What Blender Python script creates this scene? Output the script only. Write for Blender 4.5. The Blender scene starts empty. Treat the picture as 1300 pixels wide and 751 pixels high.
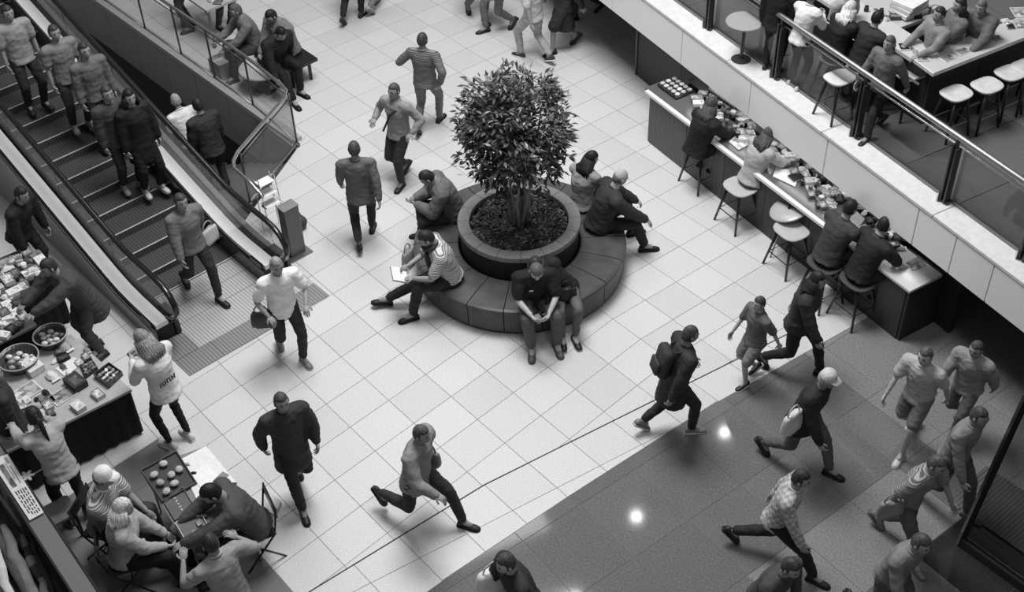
import bpy, math, random
import numpy as np
from mathutils import Vector, Matrix, noise
random.seed(7)
C = bpy.context.scene.collection
R = math.radians
# ------------------------------------------------------------------ camera
FPX, PITCH, ROLL, H = 1630.8, 0.73194, -0.036312, 11.5
_fw = Vector((0, math.cos(PITCH), -math.sin(PITCH))); _r = Vector((1, 0, 0)); _up = _r.cross(_fw)
_R = math.cos(ROLL)*_r + math.sin(ROLL)*_up; _U = -math.sin(ROLL)*_r + math.cos(ROLL)*_up
cam = bpy.data.objects.new('camera', bpy.data.cameras.new('camera')); C.objects.link(cam)
cam.data.lens = FPX/1300*36; cam.data.sensor_width = 36; cam.data.clip_end = 200
cam.matrix_world = Matrix(((_R.x, _U.x, -_fw.x, 0), (_R.y, _U.y, -_fw.y, 0), (_R.z, _U.z, -_fw.z, H), (0, 0, 0, 1)))
bpy.context.scene.camera = cam
def G(x, y, z=0.0):
    "point of the level plane z seen at photo pixel x, y"
    d = _fw + _R*((x-650)/FPX) - _U*((y-375.5)/FPX)
    return Vector((0, 0, H)) + d*((z-H)/d.z)
def PX(p):
    q = Vector(p)-Vector((0, 0, H)); z = q.dot(_fw)
    return 650+FPX*q.dot(_R)/z, 375.5-FPX*q.dot(_U)/z
# ------------------------------------------------------------------ light
sc = bpy.context.scene
sc.view_settings.view_transform = 'Standard'; sc.view_settings.look = 'None'
sc.view_settings.gamma = 1; sc.view_settings.use_curve_mapping = False
sc.view_settings.exposure = 0.0
w = bpy.data.worlds.new('world'); sc.world = w; w.use_nodes = True
w.node_tree.nodes['Background'].inputs[0].default_value = (.6, .6, .6, 1)
w.node_tree.nodes['Background'].inputs[1].default_value = 0.27
def area(name, loc, target, size, power, sy=None):
    l = bpy.data.lights.new(name, 'AREA'); l.energy = power; l.size = size
    if sy: l.shape = 'RECTANGLE'; l.size_y = sy
    o = bpy.data.objects.new(name, l); C.objects.link(o); o.location = loc
    o.rotation_euler = (Vector(target)-Vector(loc)).to_track_quat('-Z', 'Y').to_euler()
    return o
area('skylight', (-.2, 14.2, 13.6), (.4, 12.6, 0), 5.0, 1880)
area('skylight', (-2.5, 21.5, 14), (-1.0, 18.0, 0), 5, 420)
area('skylight', (1.5, 5.5, 15), (1.0, 9.5, 0), 3, 250)
# ------------------------------------------------------------------ materials
_m = {}
def mat(v, kind='cloth'):
    key = (round(v, 4), kind)
    if key in _m: return _m[key]
    m = bpy.data.materials.new('%s_grey' % kind); m.use_nodes = True; _m[key] = m
    nt = m.node_tree; N = nt.nodes; L = nt.links; b = N['Principled BSDF']
    b.inputs['Base Color'].default_value = (v, v, v, 1); b.inputs['Roughness'].default_value = .75
    b.inputs['Specular IOR Level'].default_value = .3
    def nz(scale, detail=4, obj=True):
        t = N.new('ShaderNodeTexNoise'); t.inputs['Scale'].default_value = scale; t.inputs['Detail'].default_value = detail
        if obj:
            c = N.new('ShaderNodeTexCoord'); L.new(c.outputs['Object'], t.inputs['Vector'])
        return t
    def vary(scale, lo, hi, detail=4, node=None):
        t = node or nz(scale, detail); r = N.new('ShaderNodeValToRGB')
        r.color_ramp.elements[0].position = .3; r.color_ramp.elements[1].position = .7
        r.color_ramp.elements[0].color = (v*lo,)*3+(1,); r.color_ramp.elements[1].color = (min(1, v*hi),)*3+(1,)
        L.new(t.outputs[0], r.inputs[0]); L.new(r.outputs[0], b.inputs['Base Color']); return t
    def bump(node, s, d=.01):
        u = N.new('ShaderNodeBump'); u.inputs['Strength'].default_value = s; u.inputs['Distance'].default_value = d
        L.new(node.outputs[0], u.inputs['Height']); L.new(u.outputs[0], b.inputs['Normal'])
    if kind == 'cloth': vary(9, .85, 1.15); bump(nz(14, 5), .7, .02)
    elif kind == 'skin': vary(12, .93, 1.06); b.inputs['Roughness'].default_value = .55
    elif kind == 'hair':
        t = nz(1, 3); mp = N.new('ShaderNodeMapping'); mp.inputs['Scale'].default_value = (70, 70, 7)
        c = N.new('ShaderNodeTexCoord'); L.new(c.outputs['Object'], mp.inputs['Vector']); L.new(mp.outputs[0], t.inputs['Vector'])
        vary(1, .5, 1.8, node=t); bump(t, .6, .01); b.inputs['Roughness'].default_value = .5
    elif kind == 'stripe':
        wv = N.new('ShaderNodeTexWave'); wv.bands_direction = 'Z'; wv.inputs['Scale'].default_value = 14
        c = N.new('ShaderNodeTexCoord'); L.new(c.outputs['Object'], wv.inputs['Vector']); vary(1, .3, 1.1, node=wv)
    elif kind == 'check':
        ck = N.new('ShaderNodeTexChecker'); ck.inputs['Scale'].default_value = 22
        c = N.new('ShaderNodeTexCoord'); L.new(c.outputs['Object'], ck.inputs['Vector'])
        ck.inputs[1].default_value = (v, v, v, 1); ck.inputs[2].default_value = (v*.6,)*3+(1,); L.new(ck.outputs[0], b.inputs['Base Color'])
    elif kind in ('metal', 'brushed'):
        b.inputs['Metallic'].default_value = 1; b.inputs['Roughness'].default_value = .22 if kind == 'metal' else .42
        vary(3, .85, 1.1)
    elif kind == 'gloss': b.inputs['Roughness'].default_value = .2; b.inputs['Specular IOR Level'].default_value = .5
    elif kind == 'leather': vary(5, .8, 1.25); b.inputs['Roughness'].default_value = .42; bump(nz(60), .25, .004)
    elif kind == 'wood':
        wv = N.new('ShaderNodeTexWave'); wv.inputs['Scale'].default_value = 3; wv.inputs['Distortion'].default_value = 6; wv.inputs['Detail'].default_value = 3
        c = N.new('ShaderNodeTexCoord'); L.new(c.outputs['Object'], wv.inputs['Vector']); vary(1, .93, 1.07, node=wv); b.inputs['Roughness'].default_value = .45
    elif kind == 'tile':
        t = nz(55, 6); vary(55, .86, 1.12, node=t); b.inputs['Roughness'].default_value = .34; bump(t, .1, .002)
    elif kind == 'polished':
        t = nz(45, 6); vary(45, .75, 1.25, node=t); b.inputs['Roughness'].default_value = .06; b.inputs['Specular IOR Level'].default_value = .6
    elif kind == 'granite': vary(70, .7, 1.3, 6); b.inputs['Roughness'].default_value = .5
    elif kind == 'paper': vary(14, .9, 1.05)
    elif kind == 'print':   # flat print: patches of tone
        vo = N.new('ShaderNodeTexVoronoi'); vo.inputs['Scale'].default_value = 16
        c = N.new('ShaderNodeTexCoord'); L.new(c.outputs['Object'], vo.inputs['Vector']); r = N.new('ShaderNodeValToRGB')
        r.color_ramp.elements[0].color = (v*.2,)*3+(1,); r.color_ramp.elements[1].color = (min(1, v*1.3),)*3+(1,)
        L.new(vo.outputs['Color'], r.inputs[0]); L.new(r.outputs[0], b.inputs['Base Color'])
    elif kind == 'soil': t = vary(30, .3, 2.2, 6); bump(t, 1, .04)
    elif kind == 'leaf':
        oi = nz(6, 3); vary(6, .45, 1.9, node=oi); b.inputs['Roughness'].default_value = .4
    elif kind == 'ribbed':
        wv = N.new('ShaderNodeTexWave'); wv.bands_direction = 'X'; wv.inputs['Scale'].default_value = 7
        c = N.new('ShaderNodeTexCoord'); L.new(c.outputs['Object'], wv.inputs['Vector']); vary(1, .72, 1.12, node=wv); bump(wv, .5, .003)
        b.inputs['Roughness'].default_value = .35; b.inputs['Metallic'].default_value = .5
    elif kind == 'glass':
        m.node_tree.nodes.remove(b); o = N['Material Output']
        tr = N.new('ShaderNodeBsdfTransparent'); tr.inputs[0].default_value = (v, v, v, 1)
        gl = N.new('ShaderNodeBsdfGlossy'); gl.inputs['Roughness'].default_value = .03
        lw = N.new('ShaderNodeLayerWeight'); lw.inputs[0].default_value = .25; fr = N.new('ShaderNodeMath'); fr.operation = 'MULTIPLY'; fr.inputs[1].default_value = .22; L.new(lw.outputs['Facing'], fr.inputs[0])
        mx = N.new('ShaderNodeMixShader'); L.new(fr.outputs[0], mx.inputs[0]); L.new(tr.outputs[0], mx.inputs[1]); L.new(gl.outputs[0], mx.inputs[2])
        L.new(mx.outputs[0], o.inputs[0])
    elif kind == 'lamp':
        b.inputs['Emission Color'].default_value = (1, 1, 1, 1); b.inputs['Emission Strength'].default_value = v
    return m
# ------------------------------------------------------------------ mesh builder
class MB:
    def __init__(s): s.v = []; s.f = []; s.k = []
    def add(s, vs, fs, k=0):
        o = len(s.v); s.v += [tuple(p) for p in vs]; s.f += [tuple(i+o for i in f) for f in fs]; s.k += [k]*len(fs); return s
    def box(s, c, d, rz=0, k=0, M=None, bev=0):
        x, y, z = d[0]/2, d[1]/2, d[2]/2; ca, sa = math.cos(rz), math.sin(rz); vs = []
        if bev:
            t = bev; P = []
            for zz, q in ((-z, t), (-z+t, 0), (z-t, 0), (z, t)):
                for a, b_ in ((-x+q, -y+t), (-x+t, -y+q), (x-t, -y+q), (x-q, -y+t), (x-q, y-t), (x-t, y-q), (-x+t, y-q), (-x+q, y-t)): P.append((a, b_, zz))
            F = [tuple(range(7, -1, -1)), tuple(range(24, 32))]
            for r in range(3):
                for i in range(8): F.append((r*8+i, r*8+(i+1) % 8, (r+1)*8+(i+1) % 8, (r+1)*8+i))
        else:
            P = [(-x, -y, -z), (x, -y, -z), (x, y, -z), (-x, y, -z), (-x, -y, z), (x, -y, z), (x, y, z), (-x, y, z)]
            F = [(3, 2, 1, 0), (4, 5, 6, 7), (0, 1, 5, 4), (1, 2, 6, 5), (2, 3, 7, 6), (3, 0, 4, 7)]
        for p in P:
            q = Vector((p[0]*ca-p[1]*sa, p[0]*sa+p[1]*ca, p[2]))
            if M: q = M @ q
            vs.append(q+Vector(c))
        return s.add(vs, F, k)
    def prism(s, poly, z0, z1, k=0, bev=0):
        A = sum(poly[i][0]*poly[(i+1) % len(poly)][1]-poly[(i+1) % len(poly)][0]*poly[i][1] for i in range(len(poly)))
        if A < 0: poly = poly[::-1]
        n = len(poly); vs = [(p[0], p[1], z0) for p in poly]
        if bev:
            cx = sum(p[0] for p in poly)/n; cy = sum(p[1] for p in poly)/n
            def ins(p):
                d = math.hypot(p[0]-cx, p[1]-cy); q = max(0, 1-bev*1.4/max(d, 1e-6)); return cx+(p[0]-cx)*q, cy+(p[1]-cy)*q
            vs += [(p[0], p[1], z1-bev) for p in poly]+[(*ins(p), z1) for p in poly]; L = 3
        else: vs += [(p[0], p[1], z1) for p in poly]; L = 2
        F = [tuple(range(n-1, -1, -1)), tuple(range((L-1)*n, L*n))]
        for r in range(L-1):
            for i in range(n): F.append((r*n+i, r*n+(i+1) % n, (r+1)*n+(i+1) % n, (r+1)*n+i))
        return s.add(vs, F, k)
    def tube(s, pts, r, seg=8, k=0, closed=False, flat=1.0):
        pts = [Vector(p) for p in pts]; n = len(pts); rr = r if isinstance(r, (list, tuple)) else [r]*n; vs = []
        pv = None
        for i, p in enumerate(pts):
            if closed: t = pts[(i+1) % n]-pts[i-1]
            else: t = pts[min(i+1, n-1)]-pts[max(i-1, 0)]
            t.normalize()
            if pv is None: a = t.cross(Vector((0, 0, 1)) if abs(t.z) < .9 else Vector((0, 1, 0)))
            else: a = pv-t*pv.dot(t)
            a.normalize(); pv = a; b = t.cross(a)
            for j in range(seg):
                q = 2*math.pi*j/seg; vs.append(p+a*math.cos(q)*rr[i]+b*math.sin(q)*rr[i]*flat)
        F = []
        for i in range(n if closed else n-1):
            for j in range(seg):
                F.append((i*seg+j, i*seg+(j+1) % seg, ((i+1) % n)*seg+(j+1) % seg, ((i+1) % n)*seg+j))
        if not closed: F += [tuple(range(seg-1, -1, -1)), tuple(range((n-1)*seg, n*seg))]
        return s.add(vs, F, k)
    def lathe(s, prof, seg=24, c=(0, 0, 0), k=0, M=None, a0=0, a1=2*math.pi):
        full = abs(a1-a0-2*math.pi) < 1e-6; ns = seg if full else seg+1; vs = []
        for r, z in prof:
            for j in range(ns):
                q = a0+(a1-a0)*j/seg; p = Vector((r*math.cos(q), r*math.sin(q), z))
                if M: p = M @ p
                vs.append(p+Vector(c))
        F = []
        for i in range(len(prof)-1):
            for j in range(seg):
                j2 = (j+1) % ns; F.append((i*ns+j, i*ns+j2, (i+1)*ns+j2, (i+1)*ns+j))
        return s.add(vs, F, k)
    def blob(s, c, d, M=None, seg=10, rings=6, k=0):
        vs = []; F = []
        for i in range(rings+1):
            th = math.pi*i/rings
            for j in range(seg):
                q = 2*math.pi*j/seg; p = Vector((d[0]*math.sin(th)*math.cos(q), d[1]*math.sin(th)*math.sin(q), d[2]*math.cos(th)))
                if M: p = M @ p
                vs.append(p+Vector(c))
        for i in range(rings):
            for j in range(seg): F.append((i*seg+j, (i+1)*seg+j, (i+1)*seg+(j+1) % seg, i*seg+(j+1) % seg))
        return s.add(vs, F, k)
    def mesh(s, name, mats, smooth=False):
        me = bpy.data.meshes.new(name); me.from_pydata(s.v, [], s.f)
        for m in (mats if isinstance(mats, (list, tuple)) else [mats]): me.materials.append(m)
        if any(s.k): me.polygons.foreach_set('material_index', s.k)
        if smooth: me.polygons.foreach_set('use_smooth', [True]*len(s.f))
        me.update(); return me
    def build(s, name, mats, parent=None, smooth=False, **kw):
        o = bpy.data.objects.new(name, s.mesh(name, mats, smooth)); C.objects.link(o)
        if parent: o.parent = parent
        for a, b in kw.items(): o[a] = b
        return o
def thing(name, label, cat, loc=(0, 0, 0), rz=0, group=None):
    o = bpy.data.objects.new(name, None); C.objects.link(o); o.location = loc; o.rotation_euler = (0, 0, rz)
    o['label'] = label; o['category'] = cat; o.empty_display_size = .1
    if group: o['group'] = group
    return o
def tag(o, label, cat, group=None):
    o['label'] = label; o['category'] = cat
    if group: o['group'] = group
    return o
def place(o, loc, rz=0): o.location = loc; o.rotation_euler = (0, 0, rz); return o
def struct(o): o['kind'] = 'structure'; return o
def copy_tree(o, parent=None):
    c = o.copy(); C.objects.link(c); c.parent = parent
    for ch in list(o.children): copy_tree(ch, c)
    return c
def clip(poly, n, d):   # keep points with n.p <= d
    out = []
    for i in range(len(poly)):
        a, b = poly[i], poly[(i+1) % len(poly)]; fa = a[0]*n[0]+a[1]*n[1]-d; fb = b[0]*n[0]+b[1]*n[1]-d
        if fa <= 0: out.append(a)
        if fa*fb < 0: t = fa/(fa-fb); out.append((a[0]+t*(b[0]-a[0]), a[1]+t*(b[1]-a[1])))
    return out
def inter(poly, cpoly):
    A = sum(cpoly[i][0]*cpoly[(i+1) % len(cpoly)][1]-cpoly[(i+1) % len(cpoly)][0]*cpoly[i][1] for i in range(len(cpoly)))
    if A < 0: cpoly = cpoly[::-1]
    for i in range(len(cpoly)):
        if not poly: return []
        a, b = cpoly[i], cpoly[(i+1) % len(cpoly)]; n = (b[1]-a[1], -(b[0]-a[0])); poly = clip(poly, n, n[0]*a[0]+n[1]*a[1])
    return poly
def parea(p): return abs(sum(p[i][0]*p[(i+1) % len(p)][1]-p[(i+1) % len(p)][0]*p[i][1] for i in range(len(p))))/2
# ------------------------------------------------------------------ frames used for laying things out
EH = R(131); eV = Vector((math.cos(EH), math.sin(EH), 0)); wV = Vector((math.sin(EH), -math.cos(EH), 0)); EO = G(228, 421)
def ST(s, t, z=0): return EO+eV*s+wV*t+Vector((0, 0, z))
UZ = 2.0                                            # upper deck level
# ------------------------------------------------------------------ ground floor: base and laid tiles
floor = thing('floor', 'x', 'x'); del floor['label']; del floor['category']; struct(floor)
E0, E1 = ST(1.3, 1.8), ST(2.31, 3.5)
ed = (E1-E0).normalized(); E0x, E1x = E0-ed*20, E0+ed*30
def half(a, b):      # big rectangle on the right side of a->b
    d = Vector((b[0]-a[0], b[1]-a[1])).normalized(); n = Vector((d.y, -d.x)); m = Vector((a[0], a[1]))
    return [tuple(m-d*40), tuple(m+d*40), tuple(m+d*40+n*60), tuple(m-d*40+n*60)]
T17a, T17b, T35a, T35b = ST(0, 1.8), ST(10, 1.8), ST(2.31, 3.5), ST(10, 3.72)
HA = half(E0, E1); HNA = half(E1, E0)
HC = half(T17b, T17a); HB = half(T35a, T35b)
SUB = [(HA,), (HNA, HB), (HNA, HC)]
big = [(-14, 3), (14, 3), (14, 32), (-14, 32)]
fb = MB()
for hs in SUB:
    p = big
    for h in hs: p = inter(p, h)
    if p: fb.prism(p, -.12, -.006)
fb.build('screed', mat(.2, 'granite'), floor)
def P2(x, y): g = G(x, y); return (g.x, g.y)
J0, J1, J2 = G(507, 681), G(615, 615), G(927, 460)
Jm = J0-(J1-J0).normalized()*4; Jp = J2+(J2-J1).normalized()*1.0
EDG = [G(545-70, 751+48), G(580, 724), G(724, 628), G(893, 520), G(959, 483), G(1048, 433)]
A_DIR = Vector((math.cos(R(-50.8)), math.sin(R(-50.8)), 0))
L0 = Vector((-.796, 10.987, 0)); LA = Vector((.3235, -.3972, 0)); LB = Vector((.4459, .4224, 0)); LB2 = Vector((.455, .343, 0))
def lat(i, j): return L0+LA*i+LB*min(j, 4)+LB2*max(0, j-4)
pieces = []          # (area in view, poly, tone)
VOID = [tuple(v[:2]) for v in (ST(1.3, 1.8), ST(2.31, 3.5), ST(12, 3.75), ST(12, 1.8))]
def addp(poly, tone, subs=SUB):
    vi = inter(poly, VOID)
    if len(vi) < 3 or parea(vi) < 1e-4: subs = [()]
    for hs in subs:
        p = poly
        for h in hs: p = inter(p, h)
        if len(p) > 2 and parea(p) > .003:
            c = (sum(q[0] for q in p)/len(p), sum(q[1] for q in p)/len(p), 0); x, y = PX(c)
            vis = -60 < x < 1360 and -60 < y < 811
            d = (Vector(c)-Vector((0, 0, H))).length
            pieces.append(((parea(p)/d**3 if vis else 0), p, tone))
def shrink(p, g):
    n = len(p); A = sum(p[i][0]*p[(i+1) % n][1]-p[(i+1) % n][0]*p[i][1] for i in range(n)); out = p
    if A < 0: out = p[::-1]
    q = out
    for i in range(n):
        a, b = out[i], out[(i+1) % n]; l = math.hypot(b[0]-a[0], b[1]-a[1])
        if l < 1e-5: continue
        nn = ((b[1]-a[1])/l, -(b[0]-a[0])/l); q = clip(q, nn, nn[0]*a[0]+nn[1]*a[1]-g)
        if len(q) < 3: return []
    return q
BK1 = half(Jm, J1)        # right of Jm->J1 is below the joint
def above(a, b): return half(b, a)
mainA = [above(Jm, J1), above(J1, Jp)]
CA, CB = G(190, 552), G(95, 606)   # carpet-dark corner by the stalls
def rightof(p, a, b): return (b[0]-a[0])*(p[1]-a[1])-(b[1]-a[1])*(p[0]-a[0]) < 0
k0, k1 = G(215, 566), G(215, 566)+A_DIR
l0, l1 = G(190, 548), G(90, 606)
MB_, ME = G(1048, 433), G(1126, 398)
for i in range(-30, 14):
    for j in range(-16, 26):
        q = [lat(i, j), lat(i+1, j), lat(i+1, j+1), lat(i, j+1)]; p = [(v.x, v.y) for v in q]; c = sum(q, Vector())/4
        if c.y > 27 or c.x > 9 or c.x < -9: continue
        p = inter(p, mainA[0] if c.x < J1.x else mainA[1])
        if len(p) < 3: continue
        if rightof(c, k0, k1) and rightof(c, l1, l0) : addp(p, 'c'); continue
        if c.x > 4.05 and rightof(c, MB_, MB_+(ME-MB_)): continue
        addp(p, 'l')
# strip between the joint and the dark floor
sd = (J2-J1).normalized(); sp = J1-sd*6
for i in range(0, 26):
    a = sp+sd*.6*i; b = a+sd*.6
    for j in range(0, 3):
        o1, o2 = A_DIR*(.5*j), A_DIR*(.5*(j+1)); p = [(v.x, v.y) for v in (a+o1, b+o1, b+o2, a+o2)]
        pl = [half(Jm, J1)] if (a+b).x/2 < J1.x else [half(J1, Jp)]
        for h in pl: p = inter(p, h)
        for e in range(len(EDG)-1):
            # keep the part above the edge polyline: clip with the segment below this tile
            cx = (a+b+o1+o2).x/2
            if EDG[e].x <= cx <= EDG[e+1].x or (e == 0 and cx < EDG[0].x) or (e == len(EDG)-2 and cx > EDG[-1].x): p = inter(p, above(EDG[e], EDG[e+1]))
        if len(p) > 2: addp(p, 'l')
# dark polished floor and its neighbours: 0.8 m slabs
D0 = G(804, 708); DA = Vector((math.cos(R(-54.5)), math.sin(R(-54.5)), 0))*.93; DB = Vector((math.cos(R(36)), math.sin(R(36)), 0))*.81
m0, m1 = G(1048, 468), G(1240, 612)
n0, n1, n2, n3 = P2(1010, 760), P2(1080, 700), P2(1190, 640), P2(1222, 684)
kpoly = [P2(1222, 684), P2(1145, 751), P2(1100, 800), P2(1400, 900), P2(1420, 860)]
mpoly = [P2(985, 775), P2(1075, 700), P2(1190, 640), P2(1222, 684), P2(1145, 751), P2(1100, 800)]
strip = [P2(1057, 434), P2(1126, 398), P2(1147, 417), P2(1080, 449)]
for i in range(-8, 9):
    for j in range(-8, 14):
        q = [D0+DA*i+DB*j, D0+DA*(i+1)+DB*j, D0+DA*(i+1)+DB*(j+1), D0+DA*i+DB*(j+1)]; c = sum(q, Vector())/4
        p0 = [(v.x, v.y) for v in q]
        if c.y > 15 or c.x > 10.5 or c.x < -4 or c.y < 4.5: continue
        p = inter(p0, half(EDG[0], EDG[1])) if c.x < EDG[1].x else p0
        for e in range(len(EDG)-1):
            if e and EDG[e].x-.3 <= c.x <= EDG[e+1].x+.3 or (e == len(EDG)-2 and c.x > EDG[-1].x-.3): p = inter(p, half(EDG[e], EDG[e+1])) if len(p) > 2 else []
        if len(p) < 3: continue
        right = inter(p, above(m0, m1)) ; left = inter(p, half(m0, m1))
        if len(right) > 2 and parea(right) > .004:
            if right and c.x > 3.3: addp(right, 'm')
            else: addp(right, 'd')
        if len(left) > 2 and parea(left) > .004:
            if rightof(c, G(1222, 684), G(1145, 751)) is False and c.y < 8.8 and c.x > 4.3: addp(left, 'k')
            elif c.y < 9.1 and c.x > 3.0 and not rightof(c, G(985, 775), G(1190, 640)) is True: addp(left, 'm')
            else: addp(left, 'd')
TONE = {'l': [mat(.60, 'tile'), mat(.62, 'tile'), mat(.57, 'tile')], 'c': [mat(.17, 'tile'), mat(.18, 'tile'), mat(.16, 'tile')],
        'd': [mat(.15, 'polished'), mat(.158, 'polished'), mat(.142, 'polished')], 'm': [mat(.23, 'polished'), mat(.24, 'polished'), mat(.22, 'polished')],
        'k': [mat(.03, 'polished')]*3}  # near-black slabs: shadow on the dark floor, put into the slab colour
NAMES = {'l': 'pale_floor_tile', 'c': 'grey_floor_tile', 'd': 'dark_floor_slab', 'm': 'mid_grey_floor_slab', 'k': 'shadowed_floor_slab'}
TZ = 0.0
pieces.sort(key=lambda a: -a[0])
cnt = {}; rest = {}
rnd = random.Random(3)
for a, p, t in pieces:
    g = .003 if t == 'l' else .003
    p = shrink(p, g)
    if len(p) < 3: continue
    cnt[t] = cnt.get(t, 0)+1; ti = rnd.choice((0, 0, 1, 2)); dz = rnd.uniform(0, .0012)
    if cnt[t] <= (300 if t == 'l' else 80) and a > 0:
        cx, cy = sum(q[0] for q in p)/len(p), sum(q[1] for q in p)/len(p)
        o = MB().prism([(x-cx, y-cy) for x, y in p], -.012, 0, bev=.0015).build(NAMES[t], TONE[t][ti], floor); o.location = (cx, cy, -dz)
    else:
        rest.setdefault(t, MB()).prism(p, -.012, -dz, k=ti)
for t, mb in rest.items():
    mb.build(NAMES[t]+'s', TONE[t], floor, kind='stuff')
jt = MB()
for a, b in ((Jm, J1), (J1, Jp)):
    d = (b-a).normalized(); n = Vector((-d.y, d.x, 0))*.008; jt.prism([tuple((a-n)[:2]), tuple((b-n)[:2]), tuple((b+n)[:2]), tuple((a+n)[:2])], -.004, .0012)
jt.build('expansion_joint', mat(.03), floor)
# ------------------------------------------------------------------ the escalator
def zz(s): return 0 if s < .6 else (.27*(s-.6)**2/1.2 if s < 1.2 else .27*(s-.9))
esc = thing('escalator', 'escalator with dark ribbed steps, black handrails and glass sides, rising past the stalls', 'escalator', EO, R(41))
SS = [-.05]+[.3*i for i in range(1, 33)]
def strip_mesh(t0, t1, z0, z1, ss, name, m, par=esc, **kw):   # bar of constant section that follows the slope
    mb = MB(); vs = []; F = []
    for s in ss:
        z = zz(s); vs += [(t0, s, z0(s) if callable(z0) else z0+z), (t1, s, z0(s) if callable(z0) else z0+z), (t1, s, z1+z), (t0, s, z1+z)]
    n = len(ss)
    for i in range(n-1):
        for j in range(4): F.append((i*4+j, i*4+(j+1) % 4, (i+1)*4+(j+1) % 4, (i+1)*4+j))
    F += [(0, 1, 2, 3), ((n-1)*4+3, (n-1)*4+2, (n-1)*4+1, (n-1)*4)]
    mb.add(vs, F); return mb.build(name, m, par, **kw)
steel, black, dark = mat(.62, 'brushed'), mat(.012, 'gloss'), mat(.03, 'gloss')
for side, (tc0, tc1, td0, td1, tg, ts0, ts1) in enumerate([(-.36, -.34, -.31, -.13, -.09, -.05, .0), (1.72, 1.75, 1.38, 1.55, 1.6, 1.34, 1.37)]):
    strip_mesh(tc0, tc1+.02, (lambda s: 0) if side == 0 else (lambda s: -.3), .24, SS, 'side_cladding', mat(.17, 'gloss') if side == 0 else mat(.05, 'gloss'))
    if side == 0:
        strip_mesh(-.345, -.33, .24, .28, SS, 'cladding_moulding', mat(.3, 'brushed'))
        strip_mesh(-.09, -.045, .25, .31, SS, 'glass_channel', dark)
        strip_mesh(-.325, -.31, .22, .335, SS, 'shadow_groove', black)
    else:
        strip_mesh(1.555, 1.64, .26, .32, SS, 'glass_channel', dark)
        strip_mesh(1.64, 1.72, .24, .33, SS, 'outer_deck', mat(.09, 'gloss'))
    strip_mesh(td0, td1, .27, .34, SS, 'deck_plate', mat(.8, 'gloss'))
    strip_mesh(ts0, ts1, -.02, .26, SS, 'skirt_panel', black)
    s0 = .02
    while s0 < 9:                                           # glass panes, 1.3 m each
        s1 = s0+1.28; ss = [s0+(s1-s0)*i/5 for i in range(6)]
        strip_mesh(tg-.006, tg+.006, .31, .86, ss, 'glass_pane', mat(.82, 'glass')); s0 += 1.3
    pts = [(tg, s, .93+zz(s)) for s in [9.3-.3*i for i in range(30)]]
    pts += [(tg, .3, .93), (tg, .1, .925), (tg, -.08, .90), (tg, -.22, .83), (tg, -.30, .72), (tg, -.31, .60), (tg, -.26, .48), (tg, -.16, .40), (tg, 0, .36)]
    pts.sort(key=lambda p: 0)
    mb = MB(); mb.tube(pts, .042, 10, flat=.62); mb.build('handrail', black, esc, smooth=True)
    mb = MB(); mb.tube([(tg, p[1]+(.03 if p[1] < 0 else 0), p[2]-.045) if p[1] > -.1 else (tg, p[1]+.05, p[2]) for p in pts], .018, 8); mb.build('handrail_guide', steel, esc, smooth=True)
    mb = MB()
    cx = (td0+ts1)/2 if side == 0 else (ts0+tc1)/2
    wd = .37 if side == 0 else .40
    mb.add([(cx-wd/2, -.02, 0), (cx+wd/2, -.02, 0), (cx+wd/2, .28, 0), (cx-wd/2, .28, 0), (cx-wd/2, .02, .34), (cx+wd/2, .02, .34), (cx+wd/2, .28, .335), (cx-wd/2, .28, .335)],
           [(3, 2, 1, 0), (4, 5, 6, 7), (0, 1, 5, 4), (1, 2, 6, 5), (2, 3, 7, 6), (3, 0, 4, 7)])
    mb.build('newel_base', black, esc)
    # curved glass end
    mb = MB(); arc = [(tg, -.24*math.sin(R(a))+.02, .6+.28*math.cos(R(a))) for a in range(0, 181, 20)]
    n = len(arc); mb.add([(tg-.006, y, z) for _, y, z in arc]+[(tg+.006, y, z) for _, y, z in arc], [tuple(range(n)), tuple(range(2*n-1, n-1, -1))]+[(i, i+n, (i+1) % n+n, (i+1) % n) for i in range(n)])
    mb.build('glass_end', mat(.8, 'glass'), esc)
rib, nose = mat(.12, 'ribbed'), mat(.5, 'paper')
for i in range(22):
    s = .78+.4*i; z = .018 if i == 0 else zz(s)+.03
    mb = MB(); mb.box((.67, s+.2, z-.11), (1.33, .4, .22)); st = mb.build('step', rib, esc)
    MB().box((.67, s+.008, z+.003), (1.33, .018, .008)).build('step_nosing', nose, st)
pl = mat(.62, 'ribbed'); pl2 = mat(.33, 'ribbed')
for (a, b, c, d, m) in [(-.8, -.46, .19, 1.84, pl2), (-.45, .10, .02, 1.84, pl), (.11, .43, .02, 1.34, pl), (.44, .77, .02, 1.34, pl), (-.8, -.46, -.34, .18, pl2), (-.45, -.03, -.34, .01, pl2)]:
    MB().box(((c+d)/2, (a+b)/2, .007), (d-c, b-a, .014)).build('landing_plate', m, esc)
MB().box((1.0, -.455, .009), (1.64, .012, .016)).build('landing_trim', steel, esc)
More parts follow.
